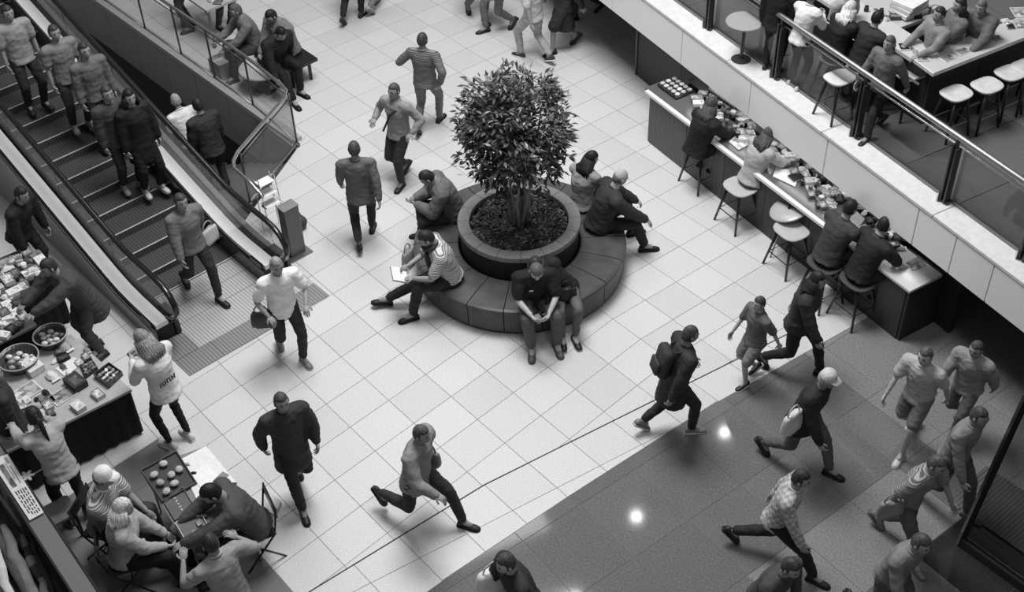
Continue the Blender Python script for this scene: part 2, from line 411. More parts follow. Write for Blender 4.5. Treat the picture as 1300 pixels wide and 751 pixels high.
# ------------------------------------------------------------------ stairwell: side wall, descending steps
wl = thing('wall_left', 'x', 'x', EO, R(41)); del wl['label']; del wl['category']; struct(wl)
for i in range(12):
    a = 2.34+1.0*i; MB().box((3.56, a+.495, -.46), (.05, .99, .9)).build('panel', mat(rnd.choice((.2, .22, .24)), 'gloss'), wl)
MB().box((3.62, 7.3, -2.6), (.1, 10.4, 3.4)).build('lower_wall', mat(.03), wl)
MB().box((3.62, 7.5, .035), (.18, 10.1, .08)).build('kerb', mat(.42, 'granite'), wl)
st2 = thing('stairs', 'dark stairs going down behind the escalator, inside the glass barrier', 'stairs', EO, R(41))
for i in range(22):
    s = 1.9+.32*i; z = -.17*(i+1)
    k = MB().box((2.66, s+.16, z-.1), (1.66, .33, .2)).build('step', mat(.10, 'granite'), st2)
    MB().box((2.66, s+.012, z+.003), (1.66, .02, .008)).build('step_nosing', mat(.3, 'brushed'), k)
MB().box((2.4, 9, -4.2), (2.6, 16, .1)).build('stair_base', mat(.03), st2)
# ------------------------------------------------------------------ glass barrier round the stairwell
bar = thing('glass_barrier', 'glass barrier with bright tubular handrail round the stairwell', 'barrier', ST(2.31, 3.62), 0)
bo = ST(2.31, 3.62)
def bl(s, t, z=0): return ST(s, t, z)-bo
chain = [(11.3, 3.66), (9.9, 3.66), (8.5, 3.66), (7.1, 3.66), (5.9, 3.66), (4.85, 3.66), (3.72, 3.66), (2.36, 3.56), (1.62, 2.2)]
for k, (s, t) in enumerate(chain):
    p0, p1 = bl(s, t), bl(s, t, .97)
    mb = MB(); mb.tube([p0, p1], .017, 8); mb.tube([p0, p0+Vector((0, 0, .05))], .04, 10); mb.build('post', mat(.16, 'brushed'), bar, smooth=True)
    if k:
        a, b = bl(*chain[k-1]), p0; d = (b-a).normalized(); n = Vector((-d.y, d.x, 0))*.006
        q = [a+d*.05-n, b-d*.05-n, b-d*.05+n, a+d*.05+n]
        MB().prism([(v.x, v.y) for v in q], .10, .84).build('glass_pane', mat(.86, 'glass'), bar)
        MB().tube([a+Vector((0, 0, .88)), b+Vector((0, 0, .88))], .012, 6).build('lower_rail', mat(.3, 'brushed'), bar, smooth=True)
        MB().tube([a+Vector((0, 0, .07)), b+Vector((0, 0, .07))], .02, 6).build('bottom_rail', mat(.5, 'brushed'), bar, smooth=True)
rp = [bl(s, t, 1.0) for s, t in chain[:-2]]+[bl(2.62, 3.6, 1), bl(2.42, 3.56, 1.0), bl(2.26, 3.42, 1.0), bl(1.58, 2.14, 1.0), bl(1.44, 1.98, 1.0), bl(1.3, 1.9, .99), bl(.95, 1.9, .96), bl(.55, 1.86, .93)]
MB().tube(rp, .027, 10).build('handrail', mat(.8, 'metal'), bar, smooth=True)
# ------------------------------------------------------------------ upper deck: slab, fascia, ledge
FA = R(-61.82); FO = G(822, 0, UZ); fD = Vector((math.cos(FA), math.sin(FA), 0)); fN = Vector((-fD.y, fD.x, 0))
def FL(p): q = Vector(p)-FO; return q.dot(fD), q.dot(fN)
deck = thing('floor', 'x', 'x', (FO.x, FO.y, UZ), FA); del deck['label']; del deck['category']; struct(deck)
MB().box((4, 5.1, -.31), (22, 9.9, .54)).build('deck_slab', mat(.12), deck)
rr = random.Random(5); dk = MB(); nt = 0
tone = [mat(.13, 'granite'), mat(.17, 'granite'), mat(.11, 'granite')]
for i in range(-5, 14):
    for j in range(0, 9):
        cx, cy = i*.92, .36+.46+j*.92
        g = Vector((FO.x, FO.y, UZ))+fD*cx+fN*cy; x, y = PX(g); vis = -80 < y < 800 and x < 1400
        t = rr.choice((0, 0, 1, 2))
        if vis: MB().box((cx, cy, -.02), (.908, .908, .04)).build('deck_tile', tone[t], deck)
        else: dk.box((cx, cy, -.02), (.908, .908, .04), k=t)
if dk.v: dk.build('deck_tiles', tone, deck, kind='stuff')
fas = thing('trim_1', 'x', 'x', (FO.x, FO.y, UZ), FA); del fas['label']; del fas['category']; struct(fas)
js = [-8, -6.2, -4.4, -2.6, -.9]+[FL(G(x, y, UZ-.35))[0] for x, y in ((892, 54), (976, 120), (1070, 194), (1177, 284), (1219, 322), (1274, 354))]+[13, 14.8]
for a, b in zip(js, js[1:]):
    MB().box(((a+b)/2, -.01, -.315), (b-a-.012, .04, .55), bev=.004).build('fascia_panel', mat(.84, 'gloss'), fas)
for i in range(12):
    MB().box((-7+2*i, .13, -.005), (1.992, .34, .05), bev=.006).build('ledge_slab', mat(.66, 'paper'), fas)
MB().box((3, 0.02, -.30), (24, .03, .56)).build('fascia_backing', mat(.05), fas)
MB().box((3, .31, .04), (24, .035, .06)).build('glass_channel', mat(.25, 'brushed'), fas)
# balustrade on the ledge
gb = thing('glass_balustrade', 'glass balustrade with thick silver handrail along the edge of the upper deck', 'balustrade', (FO.x, FO.y, UZ), FA)
ps = [-3.6, -2.0]+[FL(G(x, y, UZ))[0] for x, y in ((898, 38), (985, 100), (1083, 176), (1195, 258), (1295, 332))]+[9.0, 10.6]
for k, s in enumerate(ps):
    p = MB(); p.box((s-.025, .24, .42), (.022, .07, .84)); p.box((s+.035, .25, .40), (.022, .09, .80)); p.box((s, .25, .86), (.03, .03, .14)); p.tube([(s-.07, .24, .03), (s+.08, .24, .03)], .03, 8)
    p.build('post', mat(.035, 'gloss'), gb)
    MB().box((s-.045, .2, .09), (.02, .05, .12)).build('clamp', mat(.6, 'metal'), gb)
    if k:
        a, b = ps[k-1]+.07, s-.07
        MB().box(((a+b)/2, .31, .43), (b-a, .014, .74)).build('glass_pane', mat(.74, 'glass'), gb)
MB().tube([(-6, .25, .94), (14, .25, .94)], .037, 12).build('handrail', mat(.42, 'brushed'), gb, smooth=True)
MB().tube([(-6, .27, .82), (14, .27, .82)], .014, 8).build('lower_rail', mat(.6, 'metal'), gb, smooth=True)
# dark wall behind the snack counter
bw = G(808, 95); wb = thing('wall_back', 'x', 'x', bw, R(-62)); del wb['label']; del wb['category']; struct(wb)
for i in range(6): MB().box((.6+1.2*i, .04, .63), (1.19, .08, 1.26)).build('panel', mat(.028 if i else .05, 'wood'), wb)
MB().box((-.01, .04, .63), (.03, .12, 1.26)).build('edge_strip', mat(.2, 'brushed'), wb)
# glass screen at the right
gsO = G(1218, 690); sa = R(-51.5)
gs = thing('glass_screen', 'glass screen in a black frame at the lower right corner', 'screen', gsO, sa)
vt = G(1303, 505, 2.3)-gsO
mb = MB(); loc = Matrix.Rotation(-sa, 3, 'Z') @ vt
mb.tube([(0, 0, 0), loc], .045, 4); mb.build('frame_post', black, gs)
MB().box((1.6, 0, .06), (3.2, .07, .12)).build('bottom_rail', mat(.03, 'gloss'), gs)
MB().box((1.6, .03, .125), (3.2, .012, .012)).build('rail_trim', mat(.5, 'brushed'), gs)
top = loc; mb = MB(); mb.add([(0.05, -.006, .1), (3.2, -.006, .1), (3.2+top.x, top.y-.006, top.z), (top.x+.05, top.y-.006, top.z), (0.05, .006, .1), (3.2, .006, .1), (3.2+top.x, top.y+.006, top.z), (top.x+.05, top.y+.006, top.z)],
    [(3, 2, 1, 0), (4, 5, 6, 7), (0, 1, 5, 4), (1, 2, 6, 5), (2, 3, 7, 6), (3, 0, 4, 7)]); mb.build('glass_pane', mat(.62, 'glass'), gs)
mat_o = G(1288, 655); tag(place(MB().box((0, 0, .012), (1.25, .75, .02), bev=.004).build('floor_grate', mat(.2, 'ribbed')), mat_o, R(-51)), 'ribbed metal floor grate behind the glass screen', 'grate')
# planter and round bench
PC = Vector((.13, 13.45, 0))
pt = thing('planter', 'round planter with a granite rim in the middle of the bench, filled with low plants', 'planter', PC, 0)
MB().lathe([(.80, .0), (.80, .70), (.815, .72), (.66, .72), (.66, .2)], 64).build('planter_wall', mat(.022, 'leather'), pt, smooth=False)
for i in range(16):
    a0, a1 = 2*math.pi*i/16+.004, 2*math.pi*(i+1)/16-.004
    MB().lathe([(.665, .72), (.665, .79), (.67, .795), (.818, .795), (.824, .79), (.824, .72)], 5, a0=a0, a1=a1).build('rim_stone', mat(.26, 'granite'), pt)
MB().lathe([(.0, .68), (.3, .69), (.66, .66)], 48).build('soil', mat(.05, 'soil'), pt, smooth=True)
rg = random.Random(11); mb = MB()
for i in range(2300):
    r = .645*math.sqrt(rg.random()); a = rg.uniform(0, 6.283); x, y = r*math.cos(a), r*math.sin(a); z = .69+rg.uniform(0, .05)
    l = rg.uniform(.022, .045); d = rg.uniform(0, 6.283); u = Vector((math.cos(d)*l, math.sin(d)*l, rg.uniform(-.01, .02))); v = Vector((-math.sin(d), math.cos(d), 0))*l*.45
    c = Vector((x, y, z)); mb.add([c-u, c+v, c+u, c-v], [(0, 1, 2, 3)], k=rg.choice((0, 0, 0, 1)))
mb.build('ground_cover', [mat(.045, 'leaf'), mat(.16, 'leaf')], pt, kind='stuff')
bn = thing('round_bench', 'round dark leather bench of wedge cushions around the planter', 'bench', PC, 0)
NS = 18
for i in range(NS):
    a0, a1 = 2*math.pi*i/NS+.0045, 2*math.pi*(i+1)/NS-.0045
    MB().lathe([(.83, .10), (.83, .415), (.85, .43), (1.15, .44), (1.40, .43), (1.435, .415), (1.445, .38), (1.42, .34), (1.415, .05), (.83, .05)], 6, a0=a0, a1=a1, k=0).build('seat_cushion', mat(.075, 'leather'), bn, smooth=False)
    q = MB(); n6 = 7
    for a in (a0, a1):
        prof = [(.83, .10), (.83, .415), (.85, .43), (1.15, .44), (1.40, .43), (1.435, .415), (1.445, .38), (1.42, .34), (1.415, .05)]
        q.add([(r*math.cos(a), r*math.sin(a), z) for r, z in prof], [tuple(range(9))])
    q.build('cushion_end', mat(.05, 'leather'), bn)
MB().lathe([(1.38, .0), (1.38, .06), (.82, .06)], 72).build('plinth', mat(.02, 'leather'), bn)
# tree
tr = thing('potted_tree', 'small bushy multi-stemmed tree growing from the round planter', 'tree', PC+Vector((0, 0, .66)), 0)
rt = random.Random(21)
tips = []
crown_c = Vector((-.03, .0, 1.5))
for i in range(9):
    a = rt.uniform(0, 6.283); b = rt.uniform(.03, .13); h = rt.uniform(1.3, 2.1); sp = rt.uniform(.12, .5)
    p = [Vector((b*math.cos(a), b*math.sin(a), 0))]
    for k in range(1, 7):
        f = k/6; p.append(Vector((b*math.cos(a)+sp*f**1.5*math.cos(a)+rt.uniform(-.02, .02), b*math.sin(a)+sp*f**1.5*math.sin(a)+rt.uniform(-.02, .02), h*f)))
    MB().tube(p, [.026-.003*k for k in range(7)], 7).build('stem', mat(.30, 'wood'), tr, smooth=True); tips += p[3:]
tw = MB(); lf = MB()
def leaf(c, d, l, k):
    d = d.normalized(); s = d.cross(Vector((rt.uniform(-.6, .6), rt.uniform(-.6, .6), 1))).normalized()*l*.17
    up = Vector((0, 0, -.12*l)); m = c+d*l*.5-up; lf.add([c, c+d*l*.45+s, c+d*l+up, c+d*l*.45-s, m-up], [(0, 3, 2, 1)], k)
clusters = []
while len(clusters) < 760:
    v = Vector((rt.gauss(0, 1), rt.gauss(0, 1), rt.gauss(0, 1))).normalized()*rt.uniform(.02, 1)**.5
    q = Vector((v.x*.74, v.y*.68, v.z*.92))
    if noise.noise(q*2.3+Vector((3, 1, 5)))+.52 < rt.random()*.55: continue
    if q.z < -.35 and rt.random() < .5: continue
    if q.z < -.3: q.x *= 1+.6*(q.z+.3)*.6; q.y *= .85
    clusters.append(crown_c+q)
for c in clusters:
    near = min(tips, key=lambda t: (t-c).length)
    if rt.random() < .4: tw.tube([near, (near+c)/2+Vector((0, 0, .03)), c], [.006, .005, .003], 4)
    out = (c-crown_c); out.z *= .5
    for k in range(rt.randint(7, 11)):
        d = out.normalized()*.8+Vector((rt.gauss(0, .8), rt.gauss(0, .8), rt.gauss(-.1, .5)))
        leaf(c+Vector((rt.gauss(0, .04), rt.gauss(0, .04), rt.gauss(0, .04))), d, rt.uniform(.085, .145), rt.choice((0, 0, 1, 1, 2)))
tw.build('twigs', mat(.18, 'wood'), tr, kind='stuff')
lf.build('foliage', [mat(.045, 'leaf'), mat(.085, 'leaf'), mat(.19, 'leaf')], tr, kind='stuff')
# ceiling lamps that glint in the polished floor
def lamp_for(px, py, size, lb, zl=13.0, k=14):
    p = G(px, py); d = (p-Vector((0, 0, H))).normalized(); r = Vector((d.x, d.y, -d.z)); q = p+r*(zl/r.z)
    t = thing('ceiling_lamp', 'round ceiling downlight mirrored in the polished floor '+lb, 'lamp', q, 0, 'ceiling downlights')
    MB().lathe([(size*1.15, .0), (size*1.15, .1), (0, .1)], 20).build('housing', mat(.3, 'brushed'), t)
    MB().lathe([(0.0001, .01), (size, .01)], 20).build('diffuser', mat(k, 'lamp'), t)
lamp_for(920, 548, .11, 'right of the backpack walker', k=60); lamp_for(808, 655, .11, 'at the bottom centre', k=60); lamp_for(1242, 588, .11, 'beside the glass screen', k=30)
# ------------------------------------------------------------------ people
SKIN = {'l': .42, 'm': .30, 'd': .17}
TH, GS = 1.10, 1.05   # build
PENDING = []      # (object, extra MB, wrinkle) finished together at the end
def finish_people():
    dg = bpy.context.evaluated_depsgraph_get(); out = []
    for o, ex, wr, mats in PENDING:
        me = bpy.data.meshes.new_from_object(o.evaluated_get(dg), depsgraph=dg); out.append(me)
    for (o, ex, wr, mats), me in zip(PENDING, out):
        n = len(me.vertices); co = np.empty(n*3, 'f'); me.vertices.foreach_get('co', co); co = co.reshape(-1, 3)
        if wr:
            no = np.empty(n*3, 'f'); me.vertices.foreach_get('normal', no); no = no.reshape(-1, 3); d = np.empty(n)
            for i in range(n):
                c = co[i]; d[i] = noise.noise((c[0]*7+wr, c[1]*7, c[2]*18))+.8*noise.noise((c[0]*16, c[1]*16+wr, c[2]*34))
            co = co+no*(d*.0075+.001)[:, None]
        F = [tuple(p.vertices) for p in me.polygons]; V = [tuple(map(float, c)) for c in co]; K = [0]*len(F)
        if ex: F += [tuple(i+n for i in f) for f in ex.f]; V += ex.v; K += ex.k
        m2 = bpy.data.meshes.new(o.name); m2.from_pydata(V, [], F)
        for m in mats: m2.materials.append(m)
        m2.polygons.foreach_set('material_index', K); m2.polygons.foreach_set('use_smooth', [True]*len(F)); m2.update()
        old = o.data; o.modifiers.clear(); o.data = m2; bpy.data.meshes.remove(old); bpy.data.meshes.remove(me)
def cap(mb, a, b, ra, rb, seg=10, flat=1.0):
    ra *= TH; rb *= TH
    a, b = Vector(a), Vector(b); d = b-a; L = d.length
    if L < 1e-4: return mb.blob(a, (ra, ra, ra))
    d /= L; pts = []; rs = []
    for q in (88, 60, 30): pts.append(a-d*ra*math.sin(R(q))); rs.append(max(.002, ra*math.cos(R(q))))
    pts.append(a); rs.append(ra); pts.append((a+b)/2); rs.append((ra+rb)/2+.002); pts.append(b); rs.append(rb)
    for q in (30, 60, 88): pts.append(b+d*rb*math.sin(R(q))); rs.append(max(.002, rb*math.cos(R(q))))
    return mb.tube(pts, rs, seg, flat=flat)
def loft(mb, rings, seg=16):
    vs = []; n = len(rings)
    for c, rx, ry, X, Y in rings:
        for j in range(seg):
            q = 2*math.pi*j/seg; vs.append(c+X*math.cos(q)*rx+Y*math.sin(q)*ry)
    F = []
    for i in range(n-1):
        for j in range(seg): F.append((i*seg+j, i*seg+(j+1) % seg, (i+1)*seg+(j+1) % seg, (i+1)*seg+j))
    F += [tuple(range(seg-1, -1, -1)), tuple(range((n-1)*seg, n*seg))]
    return mb.add(vs, F)
def ik(a, t, l1, l2, hint):
    a, t = Vector(a), Vector(t); d = t-a; L = d.length; mx = (l1+l2)*.997
    if L > mx: t = a+d*(mx/L); d = t-a; L = mx
    if L < abs(l1-l2)+.02: L = abs(l1-l2)+.02
    d.normalize(); x = (l1*l1-l2*l2+L*L)/(2*L); h = math.sqrt(max(0, l1*l1-x*x)); hv = Vector(hint); hv -= d*hv.dot(d)
    if hv.length < 1e-4: hv = d.cross(Vector((1, 0, 0)))
    return a+d*x+hv.normalized()*h, t
def head_mb(mb, c, M, eyes=True, s=1.0):
    seg, rings = 22, 16; vs = []; F = []
    for i in range(rings+1):
        th = math.pi*i/rings
        for j in range(seg):
            q = 2*math.pi*j/seg; dx, dy, dz = math.sin(th)*math.cos(q), math.sin(th)*math.sin(q), math.cos(th)
            x, y, z = .076*dx, .094*dy, .118*dz
            if dz < 0: x *= 1-.38*(-dz)**1.4; y += .014*(-dz)
            if dy > 0:
                y += .026*math.exp(-(dx/.13)**2-((dz+.14)/.17)**2)-.012*math.exp(-((abs(dx)-.36)/.15)**2-((dz-.1)/.12)**2)
                y += .007*math.exp(-(dx/.28)**2-((dz+.46)/.07)**2)+.012*math.exp(-(dx/.3)**2-((dz+.86)/.2)**2)+.005*math.exp(-((dz-.27)/.08)**2)
            vs.append(c+M @ (Vector((x, y, z))*s))
    for i in range(rings):
        for j in range(seg): F.append((i*seg+j, (i+1)*seg+j, (i+1)*seg+(j+1) % seg, i*seg+(j+1) % seg))
    mb.add(vs, F)
    for sx in (-1, 1):
        mb.blob(c+M @ (Vector((sx*.079, -.004, -.004))*s), (.010*s, .019*s, .031*s), M, 8, 6)
        mb.blob(c+M @ (Vector((sx*.029, .081, .012))*s), (.013*s, .006*s, .006*s), M, 6, 4, k=1)
        mb.blob(c+M @ (Vector((sx*.030, .087, .030))*s), (.019*s, .005*s, .004*s), M, 6, 4, k=1)
    mb.blob(c+M @ (Vector((0, .094, -.054))*s), (.022*s, .005*s, .005*s), M, 6, 4, k=2)
def hand_mb(mb, wr, d, n, side, curl=.5, s=1.0):
    "wr wrist, d along the hand, n palm normal (towards what it holds), side +1 thumb on +s"
    d = d.normalized(); n = (n-d*n.dot(d)).normalized(); a = d.cross(n).normalized()*side
    M = Matrix((a, d, n)).transposed(); s *= 1.08
    mb.blob(wr+d*.047*s, (.040*s, .054*s, .018*s), M, 10, 6)
    for k, (off, L) in enumerate(((.030, .072), (.010, .080), (-.010, .074), (-.029, .058))):
        b = wr+d*(.080-.004*abs(k-1.3))*s+a*off*s; c1 = curl*(.9+.1*k)
        d1 = (d*math.cos(c1*.8)+n*math.sin(c1*.8)).normalized(); d2 = (d*math.cos(c1*1.9)+n*math.sin(c1*1.9)).normalized()
        p1 = b+d1*L*.48*s; p2 = p1+d2*L*.3*s; d3 = (d*math.cos(c1*2.5)+n*math.sin(c1*2.5)).normalized(); p3 = p2+d3*L*.24*s
        mb.tube([b-d*.02*s, b, p1, p2, p3], [.0095*s, .0098*s, .009*s, .008*s, .0055*s], 6)
    b = wr+d*.022*s+a*.030*s; t1 = (a*.75+d*.6+n*.25).normalized(); p1 = b+t1*.035*s; t2 = (a*.25+d*.9+n*.5).normalized(); p2 = p1+t2*.03*s
    mb.tube([b-t1*.02*s, b, p1, p2], [.012*s, .0125*s, .0105*s, .007*s], 6)
def shoe_mb(mb, ank, f, s=1.0, style='shoe'):
    "f = toe direction"
    f = f.normalized(); X = f.cross(Vector((0, 0, 1))).normalized(); U = X.cross(f).normalized()
    prof = [(-.075, .028, .050), (-.06, .036, .085), (-.02, .038, .095), (.03, .037, .080), (.08, .042, .055), (.13, .045, .044), (.165, .038, .036), (.188, .020, .026)]
    vs = []; F = []; seg = 10; base = ank-U*.085*s
    for y, wd, h in prof:
        for j in range(seg):
            q = 2*math.pi*j/seg; cx, cz = math.cos(q), math.sin(q)
            z = h*(.5+.5*cz) if cz > 0 else h*.5*(1+cz)**.5 if cz > -1 else 0
            vs.append(base+(f*y+X*cx*wd*(1 if cz < .3 else .8)+U*(z*1.05+.004))*s)
    n = len(prof)
    for i in range(n-1):
        for j in range(seg): F.append((i*seg+j, (i+1)*seg+j, (i+1)*seg+(j+1) % seg, i*seg+(j+1) % seg))
    F += [tuple(range(seg)), tuple(range(n*seg-1, (n-1)*seg-1, -1))]; mb.add(vs, F)
    o = len(mb.v); pl = []          # sole
    for y, wd in ((-.082, .026), (-.06, .038), (.02, .040), (.12, .049), (.17, .041), (.195, .018)): pl.append((y, wd))
    ring = [(y, w_) for y, w_ in pl]+[(y, -w_) for y, w_ in pl[::-1]]; m = len(ring)
    vs = [base+(f*y+X*x-U*.006)*s for y, x in ring]+[base+(f*y+X*x+U*.016)*s for y, x in ring]
    mb.add(vs, [tuple(range(m)), tuple(range(2*m-1, m-1, -1))]+[(i, i+m, (i+1) % m+m, (i+1) % m) for i in range(m)], k=1)
def rem(name, mb, vox, mats, parent, extra=None, wr=0, iters=3, **kw):
    o = mb.build(name, mats[0], parent, **kw); m = o.modifiers.new('r', 'REMESH'); m.mode = 'VOXEL'; m.voxel_size = vox
    s = o.modifiers.new('s', 'SMOOTH'); s.iterations = iters; s.factor = .6
    PENDING.append((o, extra, wr, mats)); return o
_pc = [0]
def person(px, py, face, label, pose='walk', z=0, s=1.0, sex='m', skin='m', top=('shirt', .3), legs=('trousers', .03), shoes=.03, hair=('short', .02),
           ph=0, lean=0, slean=0, twist=0, hd=(0, 0, 0), arms=None, seat=None, feet=None, step=.30, sole=None, group=None, at=None, topkind='cloth', hem=None, curl=.55, sleeves=None, dl=None):
    global TH
    TH = 1.10 if seat is not None else 1.03; s *= GS*(1 if seat is not None else .955); _pc[0] += 1; rp = random.Random(_pc[0]*13); base = at if at is not None else G(px, py, z if seat is None else z+seat)
    t = thing('person', label, 'person', (base.x, base.y, z), R(face-90), group)
    V = Vector; f0, up0 = V((0, 1, 0)), V((0, 0, 1)); fem = sex == 'f'
    W = (.175 if fem else .198); hipw = .092
    if seat is not None: pel = V((0, 0, (seat+.085)/1.0)); pel = pel/s if False else pel
    else: pel = V((0, 0, .905*s if pose != 'stand' else .925*s))
    k = s
    if seat is None and pose == 'walk':
        mx = max([step]+[abs(f_[1]) for f_ in (feet or []) if f_[2] < .05]); pel.z = min(pel.z, (math.sqrt(max(.3, .845**2-mx**2))+.115)*s)
    l = R(lean)
    def rot(v, a, b): # pitch forward a, side lean b
        v = Matrix.Rotation(-a, 3, 'X') @ v; return Matrix.Rotation(b, 3, 'Y') @ v
    u1, u2 = rot(up0, l*.8, R(slean)*.8), rot(up0, l*1.15, R(slean)*1.15)
    TW = Matrix.Rotation(R(twist), 3, up0)
    x1, x2 = rot(V((1, 0, 0)), 0, R(slean)*.8), TW @ rot(V((1, 0, 0)), 0, R(slean)*1.15); y1, y2 = u1.cross(x1).normalized(), u2.cross(x2).normalized()
    A = pel; B = A+u1*.17*k; Ch = B+u2*.17*k; Sh = Ch+u2*.13*k; Nk = Sh+u2*.052*k; 
    hp, hy, hr = hd; MH = Matrix.Rotation(R(twist)*.5-R(hy), 3, 'Z') @ Matrix.Rotation(-R(hp)-l*.7, 3, 'X') @ Matrix.Rotation(R(hr), 3, 'Y')
    nu = (MH @ V((0, 0, 1))+u2).normalized(); Hc = Nk+nu*.036*k+MH @ V((0, .022*k, .105*k))
    def rings(g, lo=True, hemz=None, neck=True): return [(a_, b_*TH, c_*TH, d_, e_) for a_, b_, c_, d_, e_ in rings0(g, lo, hemz, neck)]
    def rings0(g, lo=True, hemz=None, neck=True):
        r = []
        sx = .92 if fem else 1
        if hemz is not None:
            r += [(A-u1*hemz*k, (.165+g+.03*hemz)*k, (.125+g+.02)*k, x1, y1)]
        if lo: r += [(A-u1*.09*k, (.135+g)*k, (.10+g)*k, x1, y1)] if hemz is None else []
        r += [(A+u1*.0*k, (.162+g)*k, (.112+g)*k, x1, y1), (A+u1*.09*k, (.154*sx+g)*k, (.108+g)*k, x1, y1), (B, (.148*sx+g)*k, (.106+g)*k, (x1+x2)/2, (y1+y2)/2),
              (B+u2*.10*k, (.158*sx+g)*k, (.112+g+(.015 if fem else 0))*k, x2, y2), (Ch, (.170*sx+g)*k, (.112+g+(.018 if fem else 0))*k, x2, y2), (Sh-u2*.03*k, (.165*sx+g)*k, (.092+g)*k, x2, y2), (Sh+u2*.025*k, (.10*sx+g*.5)*k, (.068+g*.5)*k, x2, y2)]
        if neck: r += [(Nk, (.06+g*.3)*k, (.062+g*.3)*k, x2, y2)]
        return r
    # legs
    hips = [A+x1*(-hipw)*k-u1*.03*k, A+x1*hipw*k-u1*.03*k]
    pz = 0
    if feet is None:
        if seat is not None: feet = [(-.12, .47, .0), (.12, .43, .0)]
        elif pose == 'walk': feet = [(-.08, step, .0), (.08, -step*1.05, .06)] if not ph else [(-.08, -step*1.05, .06), (.08, step, .0)]
        else: feet = [(-.11, .03, 0), (.11, -.03, 0)]
    ank = []; knee = []; toes = []
    for i, ft in enumerate(feet):
        fx, fy, fz = ft[:3]; toe = ft[3] if len(ft) > 3 else (-(0) if fz < .03 else -38); sx = -1 if i == 0 else 1
        ya = ft[4] if len(ft) > 4 else 8*sx
        td = Matrix.Rotation(-R(ya), 3, 'Z') @ V((0, math.cos(R(toe)), math.sin(R(toe))))
        an = V((fx*k, fy*k, fz*k+.088*k))
        if toe < 0: an.z += .03*k
        kn, an2 = ik(hips[i], an, .435*k, .425*k, (sx*.18, 1, .12) if seat is None else (sx*.15, .6, 1)); ank.append(an2); knee.append(kn); toes.append(td)
    # arms
    shl = [Sh-x2*W*k-u2*.035*k, Sh+x2*W*k-u2*.035*k]
    if arms is None: arms = 'swing' if pose == 'walk' else ('lap' if seat is not None else 'down')
    if isinstance(arms, str):
        a = .22
        q = {'swing': [(-.27, (-a if not ph else a), -.50), (.27, (a if not ph else -a), -.50)], 'down': [(-.25, .05, -.56), (.25, .05, -.56)], 'lap': [(-.09, .33, -.42), (.09, .33, -.40)],
             'phone': [(-.07, .30, -.22), (.08, .30, -.22)], 'table': [(-.16, .40, -.33), (.16, .40, -.33)], 'reach': [(-.15, .48, -.18), (.2, .42, -.28)], 'cross': [(.08, .2, -.28), (-.08, .2, -.25)],
             'bag': [(-.25, .02, -.5), (.13, .28, -.2)], 'knees': [(-.2, .42, -.42), (.2, .42, -.42)]}[arms]
        arms = q
    wr_, el_ = [], []
    for i, tg in enumerate(arms):
        sx = -1 if i == 0 else 1
        tp = Sh+(V((1, 0, 0)) @ Matrix.Identity(3))*tg[0]*k+V((0, 1, 0))*tg[1]*k+V((0, 0, 1))*tg[2]*k
        e, w2 = ik(shl[i], tp, .275*k, .245*k, (sx*.7, -.6, -.6)); el_.append(e); wr_.append(w2)
    sk = mat(SKIN[skin], 'skin'); dkm = mat(.02, 'skin'); lip = mat(SKIN[skin]*.55, 'skin')
    lcov = legs[0] in ('trousers', 'leggings'); lf_ = .80 if lcov else 1.0
    body = MB(); loft(body, rings(-.016)); cap(body, Sh, Nk+nu*.06*k, .055*k, .052*k)
    for i in (0, 1):
        cap(body, Sh-u2*.03*k+x2*(-1, 1)[i]*.08*k, shl[i], .06*k, .056*k); cap(body, shl[i], el_[i], .050*k, .038*k); cap(body, el_[i], wr_[i], .037*k, .026*k)
        cap(body, hips[i], knee[i], .080*k*lf_, .052*k*lf_); cap(body, knee[i], ank[i], .051*k*lf_, .036*k*(.92 if lcov else 1))
        if not lcov: body.blob((knee[i]*.65+ank[i]*.35), (.052*k, .052*k, .07*k))
        cap(body, ank[i], ank[i]+toes[i]*.08*k-V((0, 0, .03*k)), .036*k, .03*k)
    ex = MB(); head_mb(ex, Hc, MH, s=k*.98)
    for i in (0, 1):
        d = (wr_[i]-el_[i]).normalized(); nn = V((0, 0, -1)) if abs(d.z) < .8 else V((-1 if i else 1, 0, 0))
        if abs(arms[i][0]) < .12 and arms[i][1] > .2: nn = V((-.8 if i else .8, 0, .5))
        hand_mb(ex, wr_[i]-d*.01, d, nn, 1 if (i == 0) == (abs(d.z) < .8) else -1, curl, k)
    rem('body', body, .02, [sk, dkm, lip], t, ex, iters=2)
    # top
    kind, tv = top[0], top[1]; tm = mat(tv, topkind); mb = MB()
    g = {'shirt': .020, 'tee': .020, 'jacket': .030, 'coat': .034, 'dress': .018, 'puffer': .042, 'tank': .010}[kind]
    hz = hem if hem is not None else {'shirt': .10, 'tee': .10, 'jacket': .13, 'coat': .34, 'dress': .45, 'puffer': .12, 'tank': .08}[kind]
    if seat is not None: hz = min(hz, .07)
    loft(mb, rings(g, hemz=hz, neck=False)+[(Sh+u2*.045*k, (.066+g*.4)*k, (.06+g*.4)*k, x2, y2)])
    long_ = kind in ('shirt', 'jacket', 'coat', 'puffer') if sleeves is None else sleeves
    for i in (0, 1):
        cap(mb, Sh-u2*.03*k+x2*(-1, 1)[i]*.08*k, shl[i], (.064+g)*k, (.058+g)*k)
        if kind == 'tank': continue
        if long_:
            cap(mb, shl[i], el_[i], (.052+g)*k, (.043+g)*k); e = el_[i]; q = e+(wr_[i]-e)*.93; cap(mb, e, q, (.043+g)*k, (.034+g*.6)*k)
        else:
            q = shl[i]+(el_[i]-shl[i])*.72; cap(mb, shl[i], q, (.054+g)*k, (.050+g)*k, 10)
    rem(kind if kind != 'tee' else 'shirt', mb, .017, [tm], t, wr=_pc[0]*3.7, iters=3)
